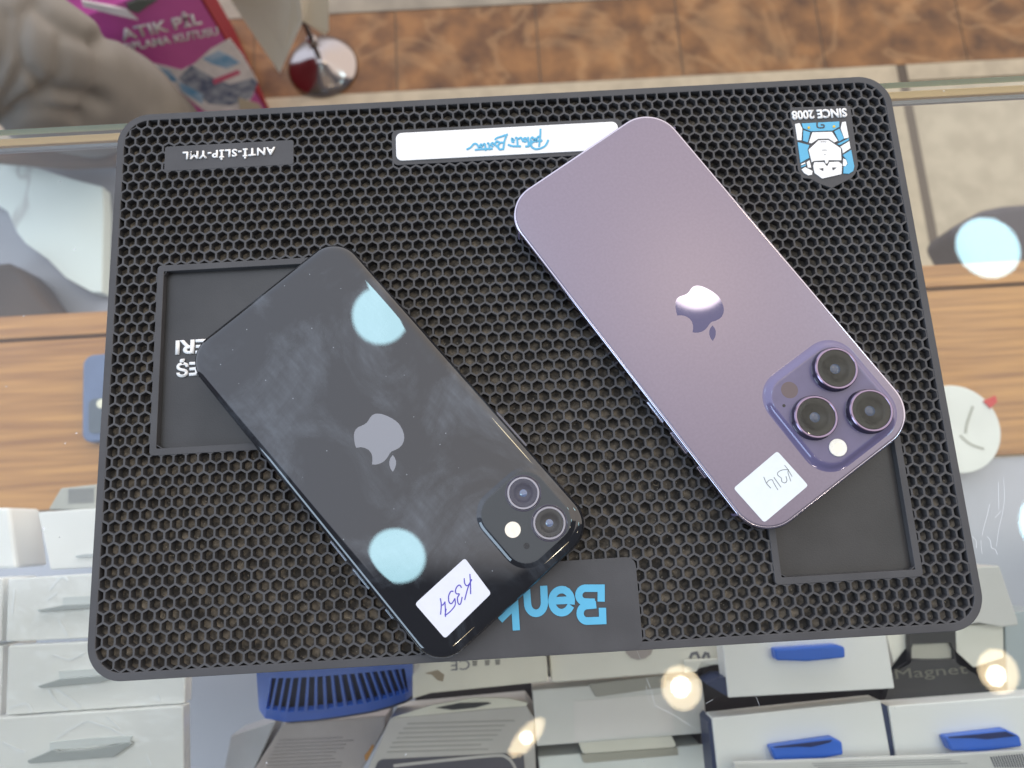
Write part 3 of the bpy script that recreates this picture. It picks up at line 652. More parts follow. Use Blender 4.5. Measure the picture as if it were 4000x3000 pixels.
def drawer_left(pts, z, label, tip, panel, creases):  # creases: lines of the pale highlight ribbons along the film creases
    d = card('shrink_wrapped_pack', pts, z, 9, M['film_white'], label, 'pack', 'white wrapped packs with clear hooks', OL, SL)
    if tip:
        h = prism('clear_hook', ats(tip, z+3, OL, SL), z+.3, z+3.0, M['acrylic'], d, bevel=.3)
        if panel: prism('hook_plate', ats(panel, z+.5, OL, SL), z+.1, z+.8, mat('frosted', (.70, .74, .74), rough=.25), h)  # frosted translucent plate of the hook
    if creases: film(d, creases, OL, SL, z+.1, .8)
    return d
ZA = -150
drawer_left([(-120, 1358), (1130, 1275), (1135, 1760), (-120, 1760)], ZA+2, 'white wrapped pack with a clear hook, lowest of the left column', [(165, 1615), (330, 1545), (360, 1560), (560, 1545), (800, 1498), (815, 1510), (700, 1592), (180, 1632)], [(310, 1500), (560, 1475), (820, 1462), (800, 1498), (560, 1520), (310, 1550)],
            [[(350, 1480), (470, 1400), (540, 1370)], [(550, 1370), (690, 1420), (800, 1480)], [(660, 1340), (740, 1420)], [(905, 1580), (930, 1640)], [(20, 1500), (100, 1540), (150, 1560)]])
drawer_left([(50, 905), (1150, 848), (1140, 1262), (33, 1335)], ZA-2, 'white wrapped pack with a clear hook, middle of the left column', [(228, 1155), (365, 1112), (640, 1088), (740, 1098), (600, 1135), (250, 1165)], [(365, 1062), (690, 1040), (680, 1085), (370, 1110)],
            [[(300, 1170), (350, 1250), (420, 1300)], [(350, 1170), (450, 1240), (500, 1285)], [(330, 960), (430, 990), (520, 950)], [(60, 1290), (160, 1260), (200, 1310)], [(980, 1200), (985, 1245)]])
drawer_left([(50, 490), (1150, 425), (1160, 830), (35, 880)], ZA-6, 'white wrapped pack half hidden by the mat, upper one of the left column', [(225, 685), (390, 655), (700, 640), (700, 665), (240, 695)], [(390, 605), (700, 590), (700, 640), (390, 655)],
            [[(310, 560), (380, 480), (420, 500)], [(300, 620), (350, 580)], [(360, 740), (420, 840)], [(90, 560), (80, 700)]])
for k, (p, l) in enumerate([([(-160, 495), (18, 490), (5, 880), (-160, 888)], 'narrow strip of a white pack at the left margin, upper of two'), ([(-160, 912), (15, 905), (2, 1340), (-160, 1348)], 'narrow strip of a white pack at the left margin, lower of two')]):
    card('white_pack', p, ZA-8, 30, M['white_card'], l, 'pack', None, OL, SL)
card('white_pack', [(-160, 55), (55, 52), (105, 425), (-160, 440)], -185, 30, M['white_card'], 'small white pack at the left margin with rounded corner', 'pack', None, OL, SL, 2)
b2 = card('white_pack', [(232, 80), (760, 45), (800, 410), (310, 436)], -180, 32, M['white_card'], 'white pack half hidden under the lower left edge of the mat', 'pack', None, OL, SL)
prism('clear_hook', ats([(465, 350), (520, 340), (700, 335), (700, 352), (470, 358)], -178, OL, SL), -180, -178, M['acrylic'], b2)
g3_ = card('printed_carton', [(480, 1430), (760, 1400), (760, 1600), (380, 1600)], -210, 40, mat('lt_grey', (.45, .46, .42), rough=.5, noise=.1, nscale=15), 'pale carton with a barcode between wood shelf and white packs', 'carton', None, (0, 1200), 2.023)
V, F = merge([prism_data(ats([(540, 1440+k*17), (740, 1432+k*17), (740, 1438+k*17), (535, 1446+k*17)], -209.5, (0, 1200), 2.023), -209.99, -209.5) for k in range(7)]); obj('barcode', V, F, M['print'], g3_)
# phone lying on the wood shelf at the left
bph = thing('blue_phone_case', 'blue phone case lying on the wood shelf at the left edge of the mat', 'phone case', (-322, 86, -330), math.radians(3))
bc = (-312, 86)
prism('case_body', rrect(72, 76, 9, 8), .0, 10, mat('case_blue', (.12, .16, .26), rough=.45, noise=.08, nscale=60), bph, bevel=2, seg=3)
prism('camera_window', rrect(24, 30, 5, 6, -18, -16), 10, 10.6, mat('case_cam', (.09, .11, .13), rough=.3), bph)
prism('camera_lens', circle(-19, -6, 4, 20), 10.6, 11.4, mat('case_lens', (.75, .72, .55), rough=.3), bph)
# blue basket
bk = thing('blue_basket', 'blue plastic basket with slatted side below the lower edge of the mat', 'basket', (0, 0, 0))
def bs(p): return ats(p, -120, (900, 2500), 1.843)
OB = (900, 2500); SB = 1.843
top = [(178, 150), (1320, 90), (1300, 180), (1303, 200)]
def arcbot(t):  # lower outline of the slatted wall, t 0..1
    pts = [(205, 500), (250, 565), (400, 590), (600, 575), (800, 548), (1000, 515), (1150, 475), (1270, 432), (1310, 400)]
    f = t*(len(pts)-1); i = min(int(f), len(pts)-2); a = f-i
    return (pts[i][0]*(1-a)+pts[i+1][0]*a, pts[i][1]*(1-a)+pts[i+1][1]*a)
def wallpt(t, h):  # h 1 = rim, 0 = bottom
    b = arcbot(t); tp = (185+1130*t, 150-60*t+60)
    x = b[0]*(1-h)+tp[0]*h; y = b[1]*(1-h)+tp[1]*h
    z = -205+ 75*h
    return at(OB[0]+x/SB, OB[1]+y/SB, z)
nt_ = 64; V = []; F = []
hs = [0, .18, .80, 1]
tri = []
for a_ in range(nt_+1):
    t = a_/nt_
    for h in hs: V.append(tuple(wallpt(t, h)))
for a_ in range(nt_):
    for q in range(3):
        gap = (q == 1 and 6 <= a_ <= 60 and a_ % 3 != 0)
        if not gap: F.append([a_*4+q, (a_+1)*4+q, (a_+1)*4+q+1, a_*4+q+1])
wl = obj('slatted_wall', V, F, M['blue_plastic'], bk); so = wl.modifiers.new('s', 'SOLIDIFY'); so.thickness = .0028
rimp = [wallpt(k/20, 1) for k in range(21)]+[at(1590, 2440, -130), at(1010, 2440, -130)]
prism('basket_rim', [(p.x, p.y) for p in rimp], -134, -128, M['blue_plastic'], bk)
ins = [wallpt(k/20, .5) for k in range(21)]
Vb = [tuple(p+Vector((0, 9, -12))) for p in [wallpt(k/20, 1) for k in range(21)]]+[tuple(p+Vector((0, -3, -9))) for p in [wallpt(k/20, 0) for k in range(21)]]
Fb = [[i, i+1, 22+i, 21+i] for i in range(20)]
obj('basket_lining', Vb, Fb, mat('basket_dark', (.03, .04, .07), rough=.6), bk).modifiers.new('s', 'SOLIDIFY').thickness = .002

# cartons along the bottom
z = -190
c1 = card('flat_carton', [(380, 600), (1120, 545), (1110, 640), (930, 960), (130, 1000)], z-25, 30, M['brown_card'], 'grey brown carton with lines of print below the blue basket', 'carton', None, OB, SB)
def lines_on(parent, o, s, z_, x0, x1, y0, dy, n, slope, wd, m, shift=0):
    D = []
    for k in range(n):
        xa = x0+shift*k+random.uniform(0, 25); xb = x1+shift*k-random.uniform(0, 140); yy = y0+dy*k
        D.append(prism_data(ats([(xa, yy), (xb, yy+slope*(xb-xa)), (xb, yy+slope*(xb-xa)+wd), (xa, yy+wd)], z_+.3, o, s), z_, z_+.3))
    V, F = merge(D); return obj('print_lines', V, F, m, parent)
lines_on(c1, OB, SB, z-25, 330, 900, 720, 26, 9, -.045, 9, mat('pale_print', (.29, .26, .25), rough=.6), -12)
c1b = card('pale_carton', [(0, 690), (330, 580), (250, 760), (140, 1000), (-60, 1000)], z-27, 25, mat('pale_c', (.42, .42, .44), rough=.35, noise=.05), 'pale grey carton corner left of the basket', 'carton', None, OB, SB)
c2 = card('flat_carton', [(1150, 560), (2130, 470), (2190, 560), (2200, 960), (950, 1010)], z, 40, M['grey_card'], 'grey carton with printed text and a dark phone picture at the bottom edge', 'carton', None, OB, SB)
lines_on(c2, OB, SB, z, 1250, 2050, 600, 34, 7, -.03, 10, mat('soft_print', (.42, .40, .375), rough=.6), -22)
prism('carton_fold', ats([(1155, 560), (1450, 470), (1750, 415), (2000, 420), (2140, 452), (2130, 475), (1800, 500), (1400, 540)], z+2, OB, SB), z+.1, z+2, M['cream_card'], c2)
prism('open_slot', ats([(1480, 490), (1650, 455), (1850, 450), (1880, 458), (1760, 490), (1600, 505)], z+3, OB, SB), z+2, z+2.6, M['black_plastic'], c2)
prism('phone_picture', round_poly(ats([(1065, 862), (2110, 810), (2125, 1000), (1010, 1010)], z+.5, OB, SB), 3), z+.1, z+.5, mat('pic', (.10, .095, .115), rough=.3), c2)
strokes('picture_outline', [[at(OB[0]+x/SB, OB[1]+y/SB, z+.6)[:2] for x, y in ((1180, 905), (1500, 870), (1900, 832), (1990, 845), (2040, 900), (2060, 960))]], 1.6, z+.5, z+.8, M['grey_card'], c2)
prism('rusty_stain', ats([(970, 870), (965, 830), (1000, 790), (1020, 750), (1035, 765), (1005, 830), (985, 870)], z+.3, OB, SB), z, z+.25, mat('rust', (.40, .19, .05), rough=.7), c2)
c3 = card('cream_carton', [(1305, 120), (2270, 60), (2290, 300), (1440, 385), (1310, 425)], z+30, 40, M['cream_card'], 'cream carton with small marks printed upside down, right of the blue basket', 'carton', None, OB, SB)
a_ = at(OB[0]+1775/SB, OB[1]+168/SB, z+30)
text('printed_marks', 'CE', 5.5, M['print'], TM(at(OB[0]+1655/SB, OB[1]+180/SB, z+30).x, at(OB[0]+1655/SB, OB[1]+180/SB, z+30).y, z+30.05, 180), c3, depth=.1, width=11)
V, F = merge([prism_data(ats([(x, 148-(x-1740)*.05), (x+38, 146-(x-1740)*.05), (x+34, 186-(x-1740)*.05), (x+4, 188-(x-1740)*.05)], z+30.2, OB, SB), z+30, z+30.15) for x in (1740, 1830, 1905)]); obj('printed_symbols', V, F, mat('faint', (.27, .26, .23), rough=.6), c3)
prism('wrinkled_stain', ats([(1400, 240), (1490, 215), (1540, 250), (1530, 300), (1490, 290), (1450, 250)], z+30.2, OB, SB), z+30, z+30.12, mat('stain', (.33, .27, .19), rough=.7), c3)
OC = (2000, 2450); SCC = 2.212
M['cream2'] = mat('cream2', (.82, .80, .71), rough=.45, noise=.06, nscale=14)
c4 = card('cream_carton', [(320, 150), (1800, 60), (1825, 310), (1480, 390), (380, 480), (340, 470)], -168, 35, M['cream2'], 'cream carton with a half-round finger notch under the middle of the mat edge', 'carton', None, OC, SCC)
prism('finger_notch', ats([(970, 190), (1222, 178), (1200, 235), (1150, 270), (1090, 283), (1030, 268), (990, 230)], -167.6, OC, SCC), -168, -167.7, M['brown_card'], c4)
V, F = merge([ribbon([at(OC[0]+x/SCC, OC[1]+y/SCC, -168)[:2] for x, y in l], 1.6, -168, -167.6) for l in ([(1540, 262), (1555, 230), (1595, 222), (1615, 262)], [(1650, 262), (1670, 225), (1692, 230), (1700, 258)])]); obj('printed_marks', V, F, M['print'], c4)
prism('torn_flap', ats([(1490, 285), (1780, 270), (1830, 320), (1720, 330), (1640, 305), (1600, 385), (1490, 400)], -164, OC, SCC), -166.5, -164, M['cream2'], c4, bevel=.6)
c5 = card('pale_carton', [(175, 545), (720, 500), (1640, 440), (1695, 915), (215, 1030)], -185, 35, mat('pale5', (.74, .73, .69), rough=.4, noise=.05, nscale=9), 'pale carton with tucked flap, between the warm lamp reflections', 'carton', None, OC, SCC)
prism('tuck_flap', ats([(660, 490), (1340, 410), (1330, 520), (740, 605), (720, 600)], -183, OC, SCC), -184.9, -183, mat('flap5', (.40, .38, .33), rough=.5), c5, bevel=.6)
prism('clear_band', ats([(530, 640), (1385, 570), (1400, 900), (540, 985)], -184.6, OC, SCC), -185, -184.6, mat('band5', (.80, .77, .74), rough=.25), c5)
c6 = card('pale_carton', [(225, 1120), (700, 1085), (1720, 1010), (1750, 1260), (240, 1260)], -195, 35, mat('pale6', (.80, .82, .78), rough=.4, noise=.05, nscale=9), 'pale carton at the bottom edge, in front of the one with a tucked flap', 'carton', None, OC, SCC)
prism('tuck_flap', ats([(570, 990), (1380, 935), (1420, 1020), (1400, 1040), (640, 1095), (610, 1090)], -190, OC, SCC), -193, -190, M['cream_card'], c6, bevel=.6)
prism('tuck_flap', ats([(590, 1100), (1430, 1040), (1440, 1110), (640, 1180), (615, 1170)], -192, OC, SCC), -194.8, -192.5, mat('flap6', (.42, .40, .33), rough=.5), c6, bevel=.6)
# dark blocks added for the dark gaps, and the blue-handled drawers
tag(prism('dark_gap_block', ats([(1290, 60), (2210, 20), (3600, -40), (3660, 960), (1380, 960)], -232, OB, SB), -300, -232, M['dark_inside'], bevel=2), 'dark block filling the gaps beneath the cream and grey cartons at the lower middle', 'tray')
OR = (2600, 1950); SR = 1.58
tag(prism('dark_gap_block', ats([(230, 900), (2300, 780), (2400, 1760), (200, 1760)], -196, OR, SR), -300, -196, M['dark_inside'], bevel=2), 'dark brown block filling the gaps beneath the white drawers with blue pulls', 'tray')
def drawer(pts, handle, slot, label, side, zt):
    d = card('small_drawer', pts, zt, 14, M['white_card'], label, 'drawer', GW, OR, SR, .7)
    h = prism('pull', ats(handle, zt+7, OR, SR), zt-.2, zt+7, M['blue_plastic'], d, bevel=1.2)
    if slot: prism('pull_recess', ats(slot, zt+7.3, OR, SR), zt+6.9, zt+7.25, mat('recess', (.008, .022, .12), rough=.4), h)
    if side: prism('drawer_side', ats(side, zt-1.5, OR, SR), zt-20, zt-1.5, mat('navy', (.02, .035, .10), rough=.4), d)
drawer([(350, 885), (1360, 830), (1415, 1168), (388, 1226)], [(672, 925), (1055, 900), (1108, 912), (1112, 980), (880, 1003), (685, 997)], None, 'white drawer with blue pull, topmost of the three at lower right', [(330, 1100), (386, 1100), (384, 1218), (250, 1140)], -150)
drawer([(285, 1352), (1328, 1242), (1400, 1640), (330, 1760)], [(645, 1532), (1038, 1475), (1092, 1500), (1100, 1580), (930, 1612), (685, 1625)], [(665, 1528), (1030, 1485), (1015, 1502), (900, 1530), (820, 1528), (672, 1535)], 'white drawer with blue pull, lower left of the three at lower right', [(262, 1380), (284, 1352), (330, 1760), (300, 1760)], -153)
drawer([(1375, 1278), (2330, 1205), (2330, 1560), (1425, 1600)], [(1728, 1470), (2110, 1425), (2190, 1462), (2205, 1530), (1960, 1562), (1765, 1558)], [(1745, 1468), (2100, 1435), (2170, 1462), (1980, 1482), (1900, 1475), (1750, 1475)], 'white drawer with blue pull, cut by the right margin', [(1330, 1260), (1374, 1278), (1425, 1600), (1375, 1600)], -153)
c7 = card('printed_carton', [(420, 1625), (1700, 1580), (2330, 1540), (2330, 1760), (420, 1760)], -140, 3, mat('film_card', (.66, .66, .64), rough=.25, noise=.08, nscale=20), 'film wrapped carton with a barcode at the lower right corner', 'carton', None, OR, SR)
V, F = merge([prism_data(ats([(2005+k*16, 1590-k*1.5), (2012+k*16, 1590-k*1.5), (2040+k*16, 1655), (2033+k*16, 1655)], -139.6, OR, SR), -140, -139.6) for k in range(13)]); obj('barcode', V, F, M['print'], c7)
lines_on(c7, OR, SR, -140, 900, 1900, 1630, 13, 3, -.03, 4, mat('soft_print2', (.34, .34, .35), rough=.5), 10)
# black holder with a cut-out window and its cream neighbours
card('cream_pack', [(1350, 800), (1508, 800), (1508, 1030), (1425, 1060)], -172, 18, M['cream2'], 'cream pack left of the black holder', 'pack', None, OR, SR)
card('cream_pack', [(1785, 780), (2085, 765), (2090, 980), (1905, 1040), (1800, 1005)], -172, 18, M['cream2'], 'cream pack right of the black holder', 'pack', None, OR, SR)
card('white_pack', [(1880, 420), (2060, 410), (2172, 738), (2178, 778), (2080, 790), (1940, 765), (1840, 775)], -165, 20, mat('wp', (.62, .61, .58), rough=.45, noise=.04, nscale=10), 'off white pack sticking out beside the lower right corner of the mat', 'pack', None, OR, SR)
card('grey_box', [(2092, 700), (2330, 680), (2330, 1180), (2110, 1190)], -178, 40, mat('cool_grey', (.40, .45, .47), rough=.35), 'pale blue grey box at the right margin above the last drawer', 'box', None, OR, SR)
bh = thing('black_holder', 'black plastic holder with a cut-out window and embossed lettering, under the lower right mat edge', 'holder', (0, 0, 0))
po = ats([(1508, 790), (1790, 790), (1795, 1010), (2000, 1130), (1960, 1235), (1350, 1262), (1400, 1075), (1515, 1012)], -166, OR, SR)
ip = ats([(1525, 895), (1760, 885), (1782, 930), (1785, 985), (1700, 990), (1600, 990), (1518, 985), (1518, 920)], -166, OR, SR)
V, F = ring_data(po, [ip[0], ip[1], ip[2], ip[3], ip[4], ip[5], ip[6], ip[7]], -171, -166); obj('holder_plate', V, F, M['black_plastic'], bh)
obj('holder_window', *prism_data(ip, -171, -169), mat('hw', (.50, .48, .41), rough=.4), bh)
a_ = at(OR[0]+1640/SR, OR[1]+1072/SR, -166)
text('lettering', 'Magnet', 7, mat('gold', (.13, .125, .10), rough=.4), TM(a_.x, a_.y, -165.95, 1), bh, depth=.2, width=42)
# round white disc with a red tab on the wood shelf
wd_ = thing('white_disc', 'round white disc with a small red tab lying on the wood shelf at the right', 'disc', tuple(at(3735, 1675, -318)))
dr = 174/FPX*(266+318)
prism('disc_plate', circle(0, 0, dr, 64), -2, 0, mat('disc_white', (.70, .72, .66), rough=.45, noise=.05, nscale=25), wd_, bevel=.5)
o_d = at(3735, 1675, -318)
prism('red_tab', [(p[0]-o_d.x, p[1]-o_d.y) for p in ats([(1955, 975), (2030, 940), (2042, 980), (2000, 1020)], -318, (2600, 950), 1.58)], .1, 1.2, mat('red', (.55, .02, .02), rough=.5), wd_)
strokes('scuff', [[(p[0]-o_d.x, p[1]-o_d.y) for p in ats(l, -318, (2600, 950), 1.58)] for l in ([(1895, 1010), (1860, 1110), (1850, 1170)], [(1820, 1190), (1880, 1240), (1960, 1270)])], 2.2, .05, .2, mat('scuff', (.36, .37, .31), rough=.6), wd_)

# lit marble and shade under the glass at the left, built as solid pieces
def white_marble():
    m = mat('white_marble', (.70, .76, .70), rough=.25)
    t = m.node_tree; b = bsdf(m); tcx = node(m, 'ShaderNodeTexCoord'); n = node(m, 'ShaderNodeTexNoise'); n.inputs['Scale'].default_value = 5.5; n.inputs['Detail'].default_value = 3; n.inputs['Distortion'].default_value = .9
    t.links.new(tcx.outputs['Object'], n.inputs['Vector']); a = node(m, 'ShaderNodeMath'); a.operation = 'SUBTRACT'; a.inputs[1].default_value = .52; t.links.new(n.outputs['Fac'], a.inputs[0])
    ab = node(m, 'ShaderNodeMath'); ab.operation = 'ABSOLUTE'; t.links.new(a.outputs[0], ab.inputs[0]); r_ = node(m, 'ShaderNodeMapRange'); r_.inputs['From Max'].default_value = .022
    r_.inputs['To Min'].default_value = .8; r_.inputs['To Max'].default_value = 0; t.links.new(ab.outputs[0], r_.inputs['Value'])
    x = node(m, 'ShaderNodeMix'); x.data_type = 'RGBA'; x.inputs[6].default_value = (.70, .76, .70, 1); x.inputs[7].default_value = (.44, .44, .41, 1)
    t.links.new(r_.outputs[0], x.inputs['Factor']); t.links.new(x.outputs[2], b.inputs['Base Color']); return m
OM = (0, 480); SM = 2.023
lower = box('inner_panel', -900, -250, 150, 440, -560, -552, mat('lilac_grey', (.30, .30, .325), rough=.4, noise=.04, nscale=6)); struct(lower)
tag(prism('lit_marble_patch', ats([(-200, 240), (0, 300), (300, 355), (560, 440), (810, 505), (820, 700), (805, 1340), (720, 1335), (520, 1225), (380, 1080), (200, 950), (130, 860), (60, 700), (0, 660), (-200, 560)], -530, OM, SM), -548, -530, white_marble(), bevel=1), 'lit patch of white veined marble floor, built as a slab, seen through the glass at the left', 'slab')  # edge of the shadow on the marble built as the slab outline
tag(prism('trouser_stand_in', ats([(-120, 150), (500, 95), (935, 90), (915, 310), (500, 330), (-120, 280)], -500, OM, SM), -515, -500, mat('trouser_stand_in', (.13, .075, .04), rough=.8, noise=.35, nscale=10, bump=.4, bscale=60), bevel=3), 'flat brown piece standing in for trouser legs just inside the glass edge at the left', 'cloth')  # added flat piece in place of the trouser legs under the glass
tag(prism('dark_brown_shape', ats([(-200, 1110), (0, 1100), (50, 1095), (130, 1130), (220, 1220), (300, 1340), (370, 1430), (440, 1505), (300, 1600), (-200, 1600)], -500, OM, SM), -550, -500, mat('dark_brown_shape', (.07, .045, .028), rough=.7, noise=.2, nscale=10), bevel=8, seg=3), 'dark brown rounded shape made up for the shade of a person, behind the wood shelf at the left', 'bag')  # no real bag, shade of a person built as a solid brown shape
tag(prism('navy_shape', ats([(760, 1290), (800, 1250), (900, 1190), (1010, 1130), (1150, 1100), (1400, 1080), (1400, 1700), (1000, 1700)], -500, (3300, 200), 1.843), -560, -500, mat('navy_shape', (.045, .042, .055), rough=.6, noise=.2, nscale=12), bevel=10, seg=3), 'dark navy rounded thing on the floor behind the wood shelf at the right', 'bag')  # unidentified dark rounded thing, its form made up

# ------------------------------------------------------------------ beyond the counter
# pink waste-battery box
fr_ = Vector((.93, .37, 0)).normalized(); nr = Vector((.37, -.93, 0)).normalized()
base = at(1072, 470, -850)
bx = thing('collection_box', 'tall magenta cardboard collection box with white lettering and a red side, beyond the counter', 'collection box', (base.x, base.y, -850), 0)
def fp(u, v):   # pixel -> local (s along face, height) on the front face
    d = ray(u, v); t = (base-CAM).dot(nr)/d.dot(nr); p = CAM+d*t-base
    return p.dot(fr_), p.z
def f3(s, h, off=0): return tuple(fr_*s+Vector((0, 0, h))+nr*off)
M['magenta'] = mat('magenta', (.55, .095, .37), rough=.4, noise=.12, nscale=8)
BWX, BHH, BDD = 300, 300, 200
def boxf(name, s0, s1, h0, h1, o0, o1, m, parent):
    V = [f3(s, h, o) for o in (o0, o1) for s, h in ((s0, h0), (s1, h0), (s1, h1), (s0, h1))]
    return obj(name, V, [[0, 1, 2, 3], [4, 5, 6, 7], [0, 1, 5, 4], [1, 2, 6, 5], [2, 3, 7, 6], [3, 0, 4, 7]], m, parent, bevel=1)
boxf('box_body', -BWX, -3, 0, 330, -BDD, 0, M['magenta'], bx)
boxf('red_side', -3, 0, 0, 330, -BDD, .3, mat('red_side', (.20, .010, .02), rough=.7, spec=.2, noise=.1, nscale=10), bx)
def patch(name, px, m, off=.5, o=(0, 0), s=1.58):
    pts = [fp(o[0]+x/s, o[1]+y/s) for x, y in px]
    V = [f3(a, b, .05) for a, b in pts]+[f3(a, b, off) for a, b in pts]; n = len(pts)
    return obj(name, V, [list(range(n)), list(range(n, 2*n))]+[[i, (i+1) % n, n+(i+1) % n, n+i] for i in range(n)], m, bx)
Mw = mat('print_white', (.75, .72, .76), rough=.5, noise=.08, nscale=60); Mb = mat('print_blue', (.12, .33, .60), rough=.5, col2=(.40, .55, .75), nscale=40); Mdk = mat('print_dark', (.10, .13, .24), rough=.5, col2=(.38, .42, .52), nscale=70)
patch('picture', [(860, 370), (1000, 400), (1120, 430), (1200, 390), (1300, 300), (1420, 235), (1500, 340), (1590, 500), (1560, 590), (1500, 680), (1270, 690)], Mw, .5)
patch('picture', [(1250, 360), (1350, 310), (1430, 350), (1480, 385), (1400, 420), (1300, 390)], Mb, .8)
patch('picture', [(1100, 480), (1180, 400), (1300, 470), (1420, 520), (1560, 480), (1590, 510), (1550, 600), (1420, 650), (1290, 640), (1180, 560)], Mdk, .8)
patch('picture', [(930, 400), (1040, 430), (1100, 500), (1060, 500), (960, 440)], Mb, .8)
patch('picture', [(1310, 490), (1470, 430), (1485, 450), (1320, 520)], mat('print_pink', (.60, .10, .22), rough=.5), 1.1)
patch('picture', [(1100, 500), (1250, 580), (1250, 640), (1120, 560)], Mb, 1.1)
patch('picture', [(1470, 600), (1600, 640), (1620, 670), (1480, 680)], mat('print_cream', (.55, .48, .38), rough=.5), 1.1)
patch('box_flap', [(500, -5), (780, 50), (850, 115), (700, 80), (510, 30)], Mw, 3)
patch('dark_slot', [(780, 15), (850, -10), (970, -10), (900, 30), (850, 70), (790, 50)], mat('slot', (.10, .12, .11), rough=.6), 3)
def ftext(s, ua, va, ub, vb, hh, m):
    a = fp(ua/1.58, va/1.58); b = fp(ub/1.58, vb/1.58); sc = math.hypot(b[0]-a[0], b[1]-a[1]); ang = math.atan2(b[1]-a[1], b[0]-a[0])
    R3 = Matrix((fr_, Vector((0, 0, 1)), nr)).transposed().to_4x4()
    mt = Matrix.Translation(Vector(f3((a[0]+b[0])/2, (a[1]+b[1])/2, .6))) @ R3 @ Matrix.Rotation(ang, 4, 'Z')
    text('lettering', s, hh, m, mt, bx, depth=.4, bold=.03, width=sc)
ftext('ATIK PİL', 735, 205, 1235, 98, 27, Mw)
ftext('TOPLAMA KUTUSU', 700, 305, 1345, 188, 15, Mw)
# white paper bag
pb = thing('paper_bag', 'cream paper bag corners hanging beside the collection box', 'paper bag', (0, 0, 0))
Mpb = mat('cream_paper', (.72, .67, .57), rough=.6, noise=.04, nscale=10)
def sheet(name, pts, th, m, parent):
    V = [tuple(at(u/1.58, v/1.58, z_)) for u, v, z_ in pts]; n = len(V)
    o = obj(name, V, [list(range(n))], m, parent); s = o.modifiers.new('s', 'SOLIDIFY'); s.thickness = th*MM; return o
sheet('bag_front', [(1330, -220, -480), (1840, -220, -480), (1870, 130, -560), (1730, 442, -640), (1440, 10, -560)], 3, Mpb, pb)
sheet('bag_side', [(1845, -220, -500), (2025, -220, -500), (2030, 190, -600), (2003, 217, -610), (1872, 131, -575)], 3, mat('cream_paper2', (.74, .68, .56), rough=.6), pb)
# chrome pedestal
pc = at(1262, 262, -850)
cp_ = thing('chrome_pedestal', 'chrome pedestal with a domed round foot and thin pole on the marble floor', 'pedestal', (pc.x, pc.y, -850))
Mch = mat('chrome', (.30, .27, .26), rough=.16, metal=1)
n = 48; cc = lambda r_, z_: [(r_*math.cos(2*math.pi*k/n), r_*math.sin(2*math.pi*k/n), z_) for k in range(n)]
loft('foot', [cc(62, 0), cc(62, 3), cc(59, 7), cc(50, 13), cc(36, 20), cc(20, 28), cc(9, 34)], Mch, cp_)
loft('pole', [cc(4.5, 30), cc(4.5, 420)], Mch, cp_)
loft('collar', [cc(8, 60), cc(8, 75)], Mch, cp_)

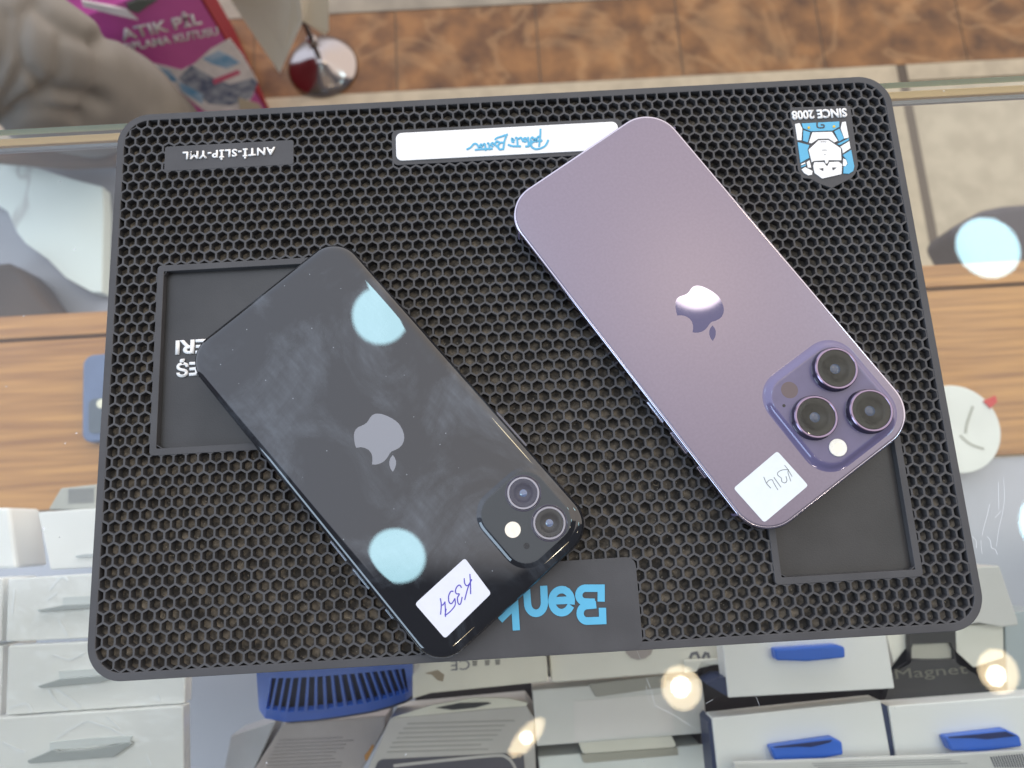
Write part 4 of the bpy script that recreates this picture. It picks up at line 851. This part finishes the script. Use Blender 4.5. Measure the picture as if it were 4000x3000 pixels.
# person in grey clothes standing/sitting across the counter
def person():
    kn = at(95, 250, -330); an = at(665, 520, -820); sh_ = Vector((0, 0, 0))
    k1 = Vector(kn); a1 = Vector(an); hp = k1+Vector((-330, 260, 40)); k2 = k1+Vector((-60, 260, 10)); a2 = a1+Vector((-90, 240, 0)); hp2 = hp+Vector((60, 170, 0)); pel = (hp+hp2)/2+Vector((-60, 0, 20))
    up_ = Vector((0, 0, 1))
    pts = [pel, hp, k1, a1, a1+Vector((60, -60, -18)), hp2, k2, a2, a2+Vector((60, -60, -18)), pel+up_*190, pel+up_*400, pel+up_*500, pel+up_*540, pel+up_*640,
           pel+up_*470+Vector((60, -170, 0)), pel+up_*220+Vector((110, -230, 0)), pel+up_*120+Vector((300, -190, 0)), pel+up_*470+Vector((60, 170, 0)), pel+up_*220+Vector((110, 250, 0)), pel+up_*110+Vector((290, 240, 0)),
           (hp+k1)/2, (k1+a1)/2]
    rad = [130, 100, 80, 70, 42, 95, 74, 56, 42, 130, 135, 60, 55, 85, 60, 46, 34, 60, 46, 34, 98, 78]
    ed = [(0, 1), (1, 20), (20, 2), (2, 21), (21, 3), (3, 4), (0, 5), (5, 6), (6, 7), (7, 8), (0, 9), (9, 10), (10, 11), (11, 12), (12, 13), (10, 14), (14, 15), (15, 16), (10, 17), (17, 18), (18, 19)]
    me = bpy.data.meshes.new('person'); me.from_pydata([tuple(p*MM) for p in pts], ed, []); ob = bpy.data.objects.new('person', me); C.objects.link(ob)
    ob.modifiers.new('skin', 'SKIN'); sv = me.skin_vertices[0].data
    for s, r_ in zip(sv, rad): s.radius = (r_*MM, r_*MM)
    sv[0].use_root = True
    ob.modifiers.new('sub', 'SUBSURF').levels = 5; ob.modifiers['sub'].render_levels = 5
    bpy.context.view_layer.update()
    m2 = bpy.data.meshes.new_from_object(ob.evaluated_get(bpy.context.evaluated_depsgraph_get()))
    ob.modifiers.clear(); ob.data = m2
    from mathutils import noise as N
    m2.update(); nrm = [v.normal.copy() for v in m2.vertices]
    # cloth creases, traced
    CR_ = [([(410, 140), (420, 300), (405, 400), (330, 480)], 30, 16), ([(-60, 540), (0, 500), (100, 420), (230, 365), (330, 375), (410, 400)], 26, 16),
           ([(150, 10), (190, 60), (260, 110), (330, 150), (400, 165)], 30, 14), ([(0, 430), (60, 340), (90, 250), (80, 150), (100, 40)], 24, 11),
           ([(130, 290), (180, 360), (240, 300), (250, 160)], 22, 9), ([(470, 200), (520, 300), (600, 400)], 40, 6), ([(-40, 330), (20, 200), (30, 60)], 24, 9), ([(60, 470), (200, 440), (330, 460)], 18, 8)]
    RT = RM.transposed()
    for v, q in zip(m2.vertices, nrm):
        c = RT @ (v.co/MM-CAM)
        if c.z > -50: continue
        u_, v_ = 2000+FPX*c.x/-c.z, 1500-FPX*c.y/-c.z
        d = N.noise(v.co*6)*.010
        if -300 < u_ < 1100 and -300 < v_ < 800:
            for pl, sg, dp in CR_:
                best = 1e9
                for i in range(len(pl)-1):
                    ax, ay = pl[i]; bx_, by_ = pl[i+1]; dx, dy = bx_-ax, by_-ay
                    t = max(0, min(1, ((u_-ax)*dx+(v_-ay)*dy)/(dx*dx+dy*dy)))
                    best = min(best, math.hypot(u_-ax-t*dx, v_-ay-t*dy))
                d -= dp*MM*math.exp(-(best/(sg*1.3))**2)*.55
        v.co += q*d
    for p in m2.polygons: p.use_smooth = True
    m = mat('grey_trousers', (.215, .198, .178), rough=.85, noise=.1, nscale=9, bump=.25, bscale=900)
    m2.materials.clear(); m2.materials.append(m)
    tag(ob, 'person in grey trousers seated across the counter, only a bent knee in view', 'person')
person()
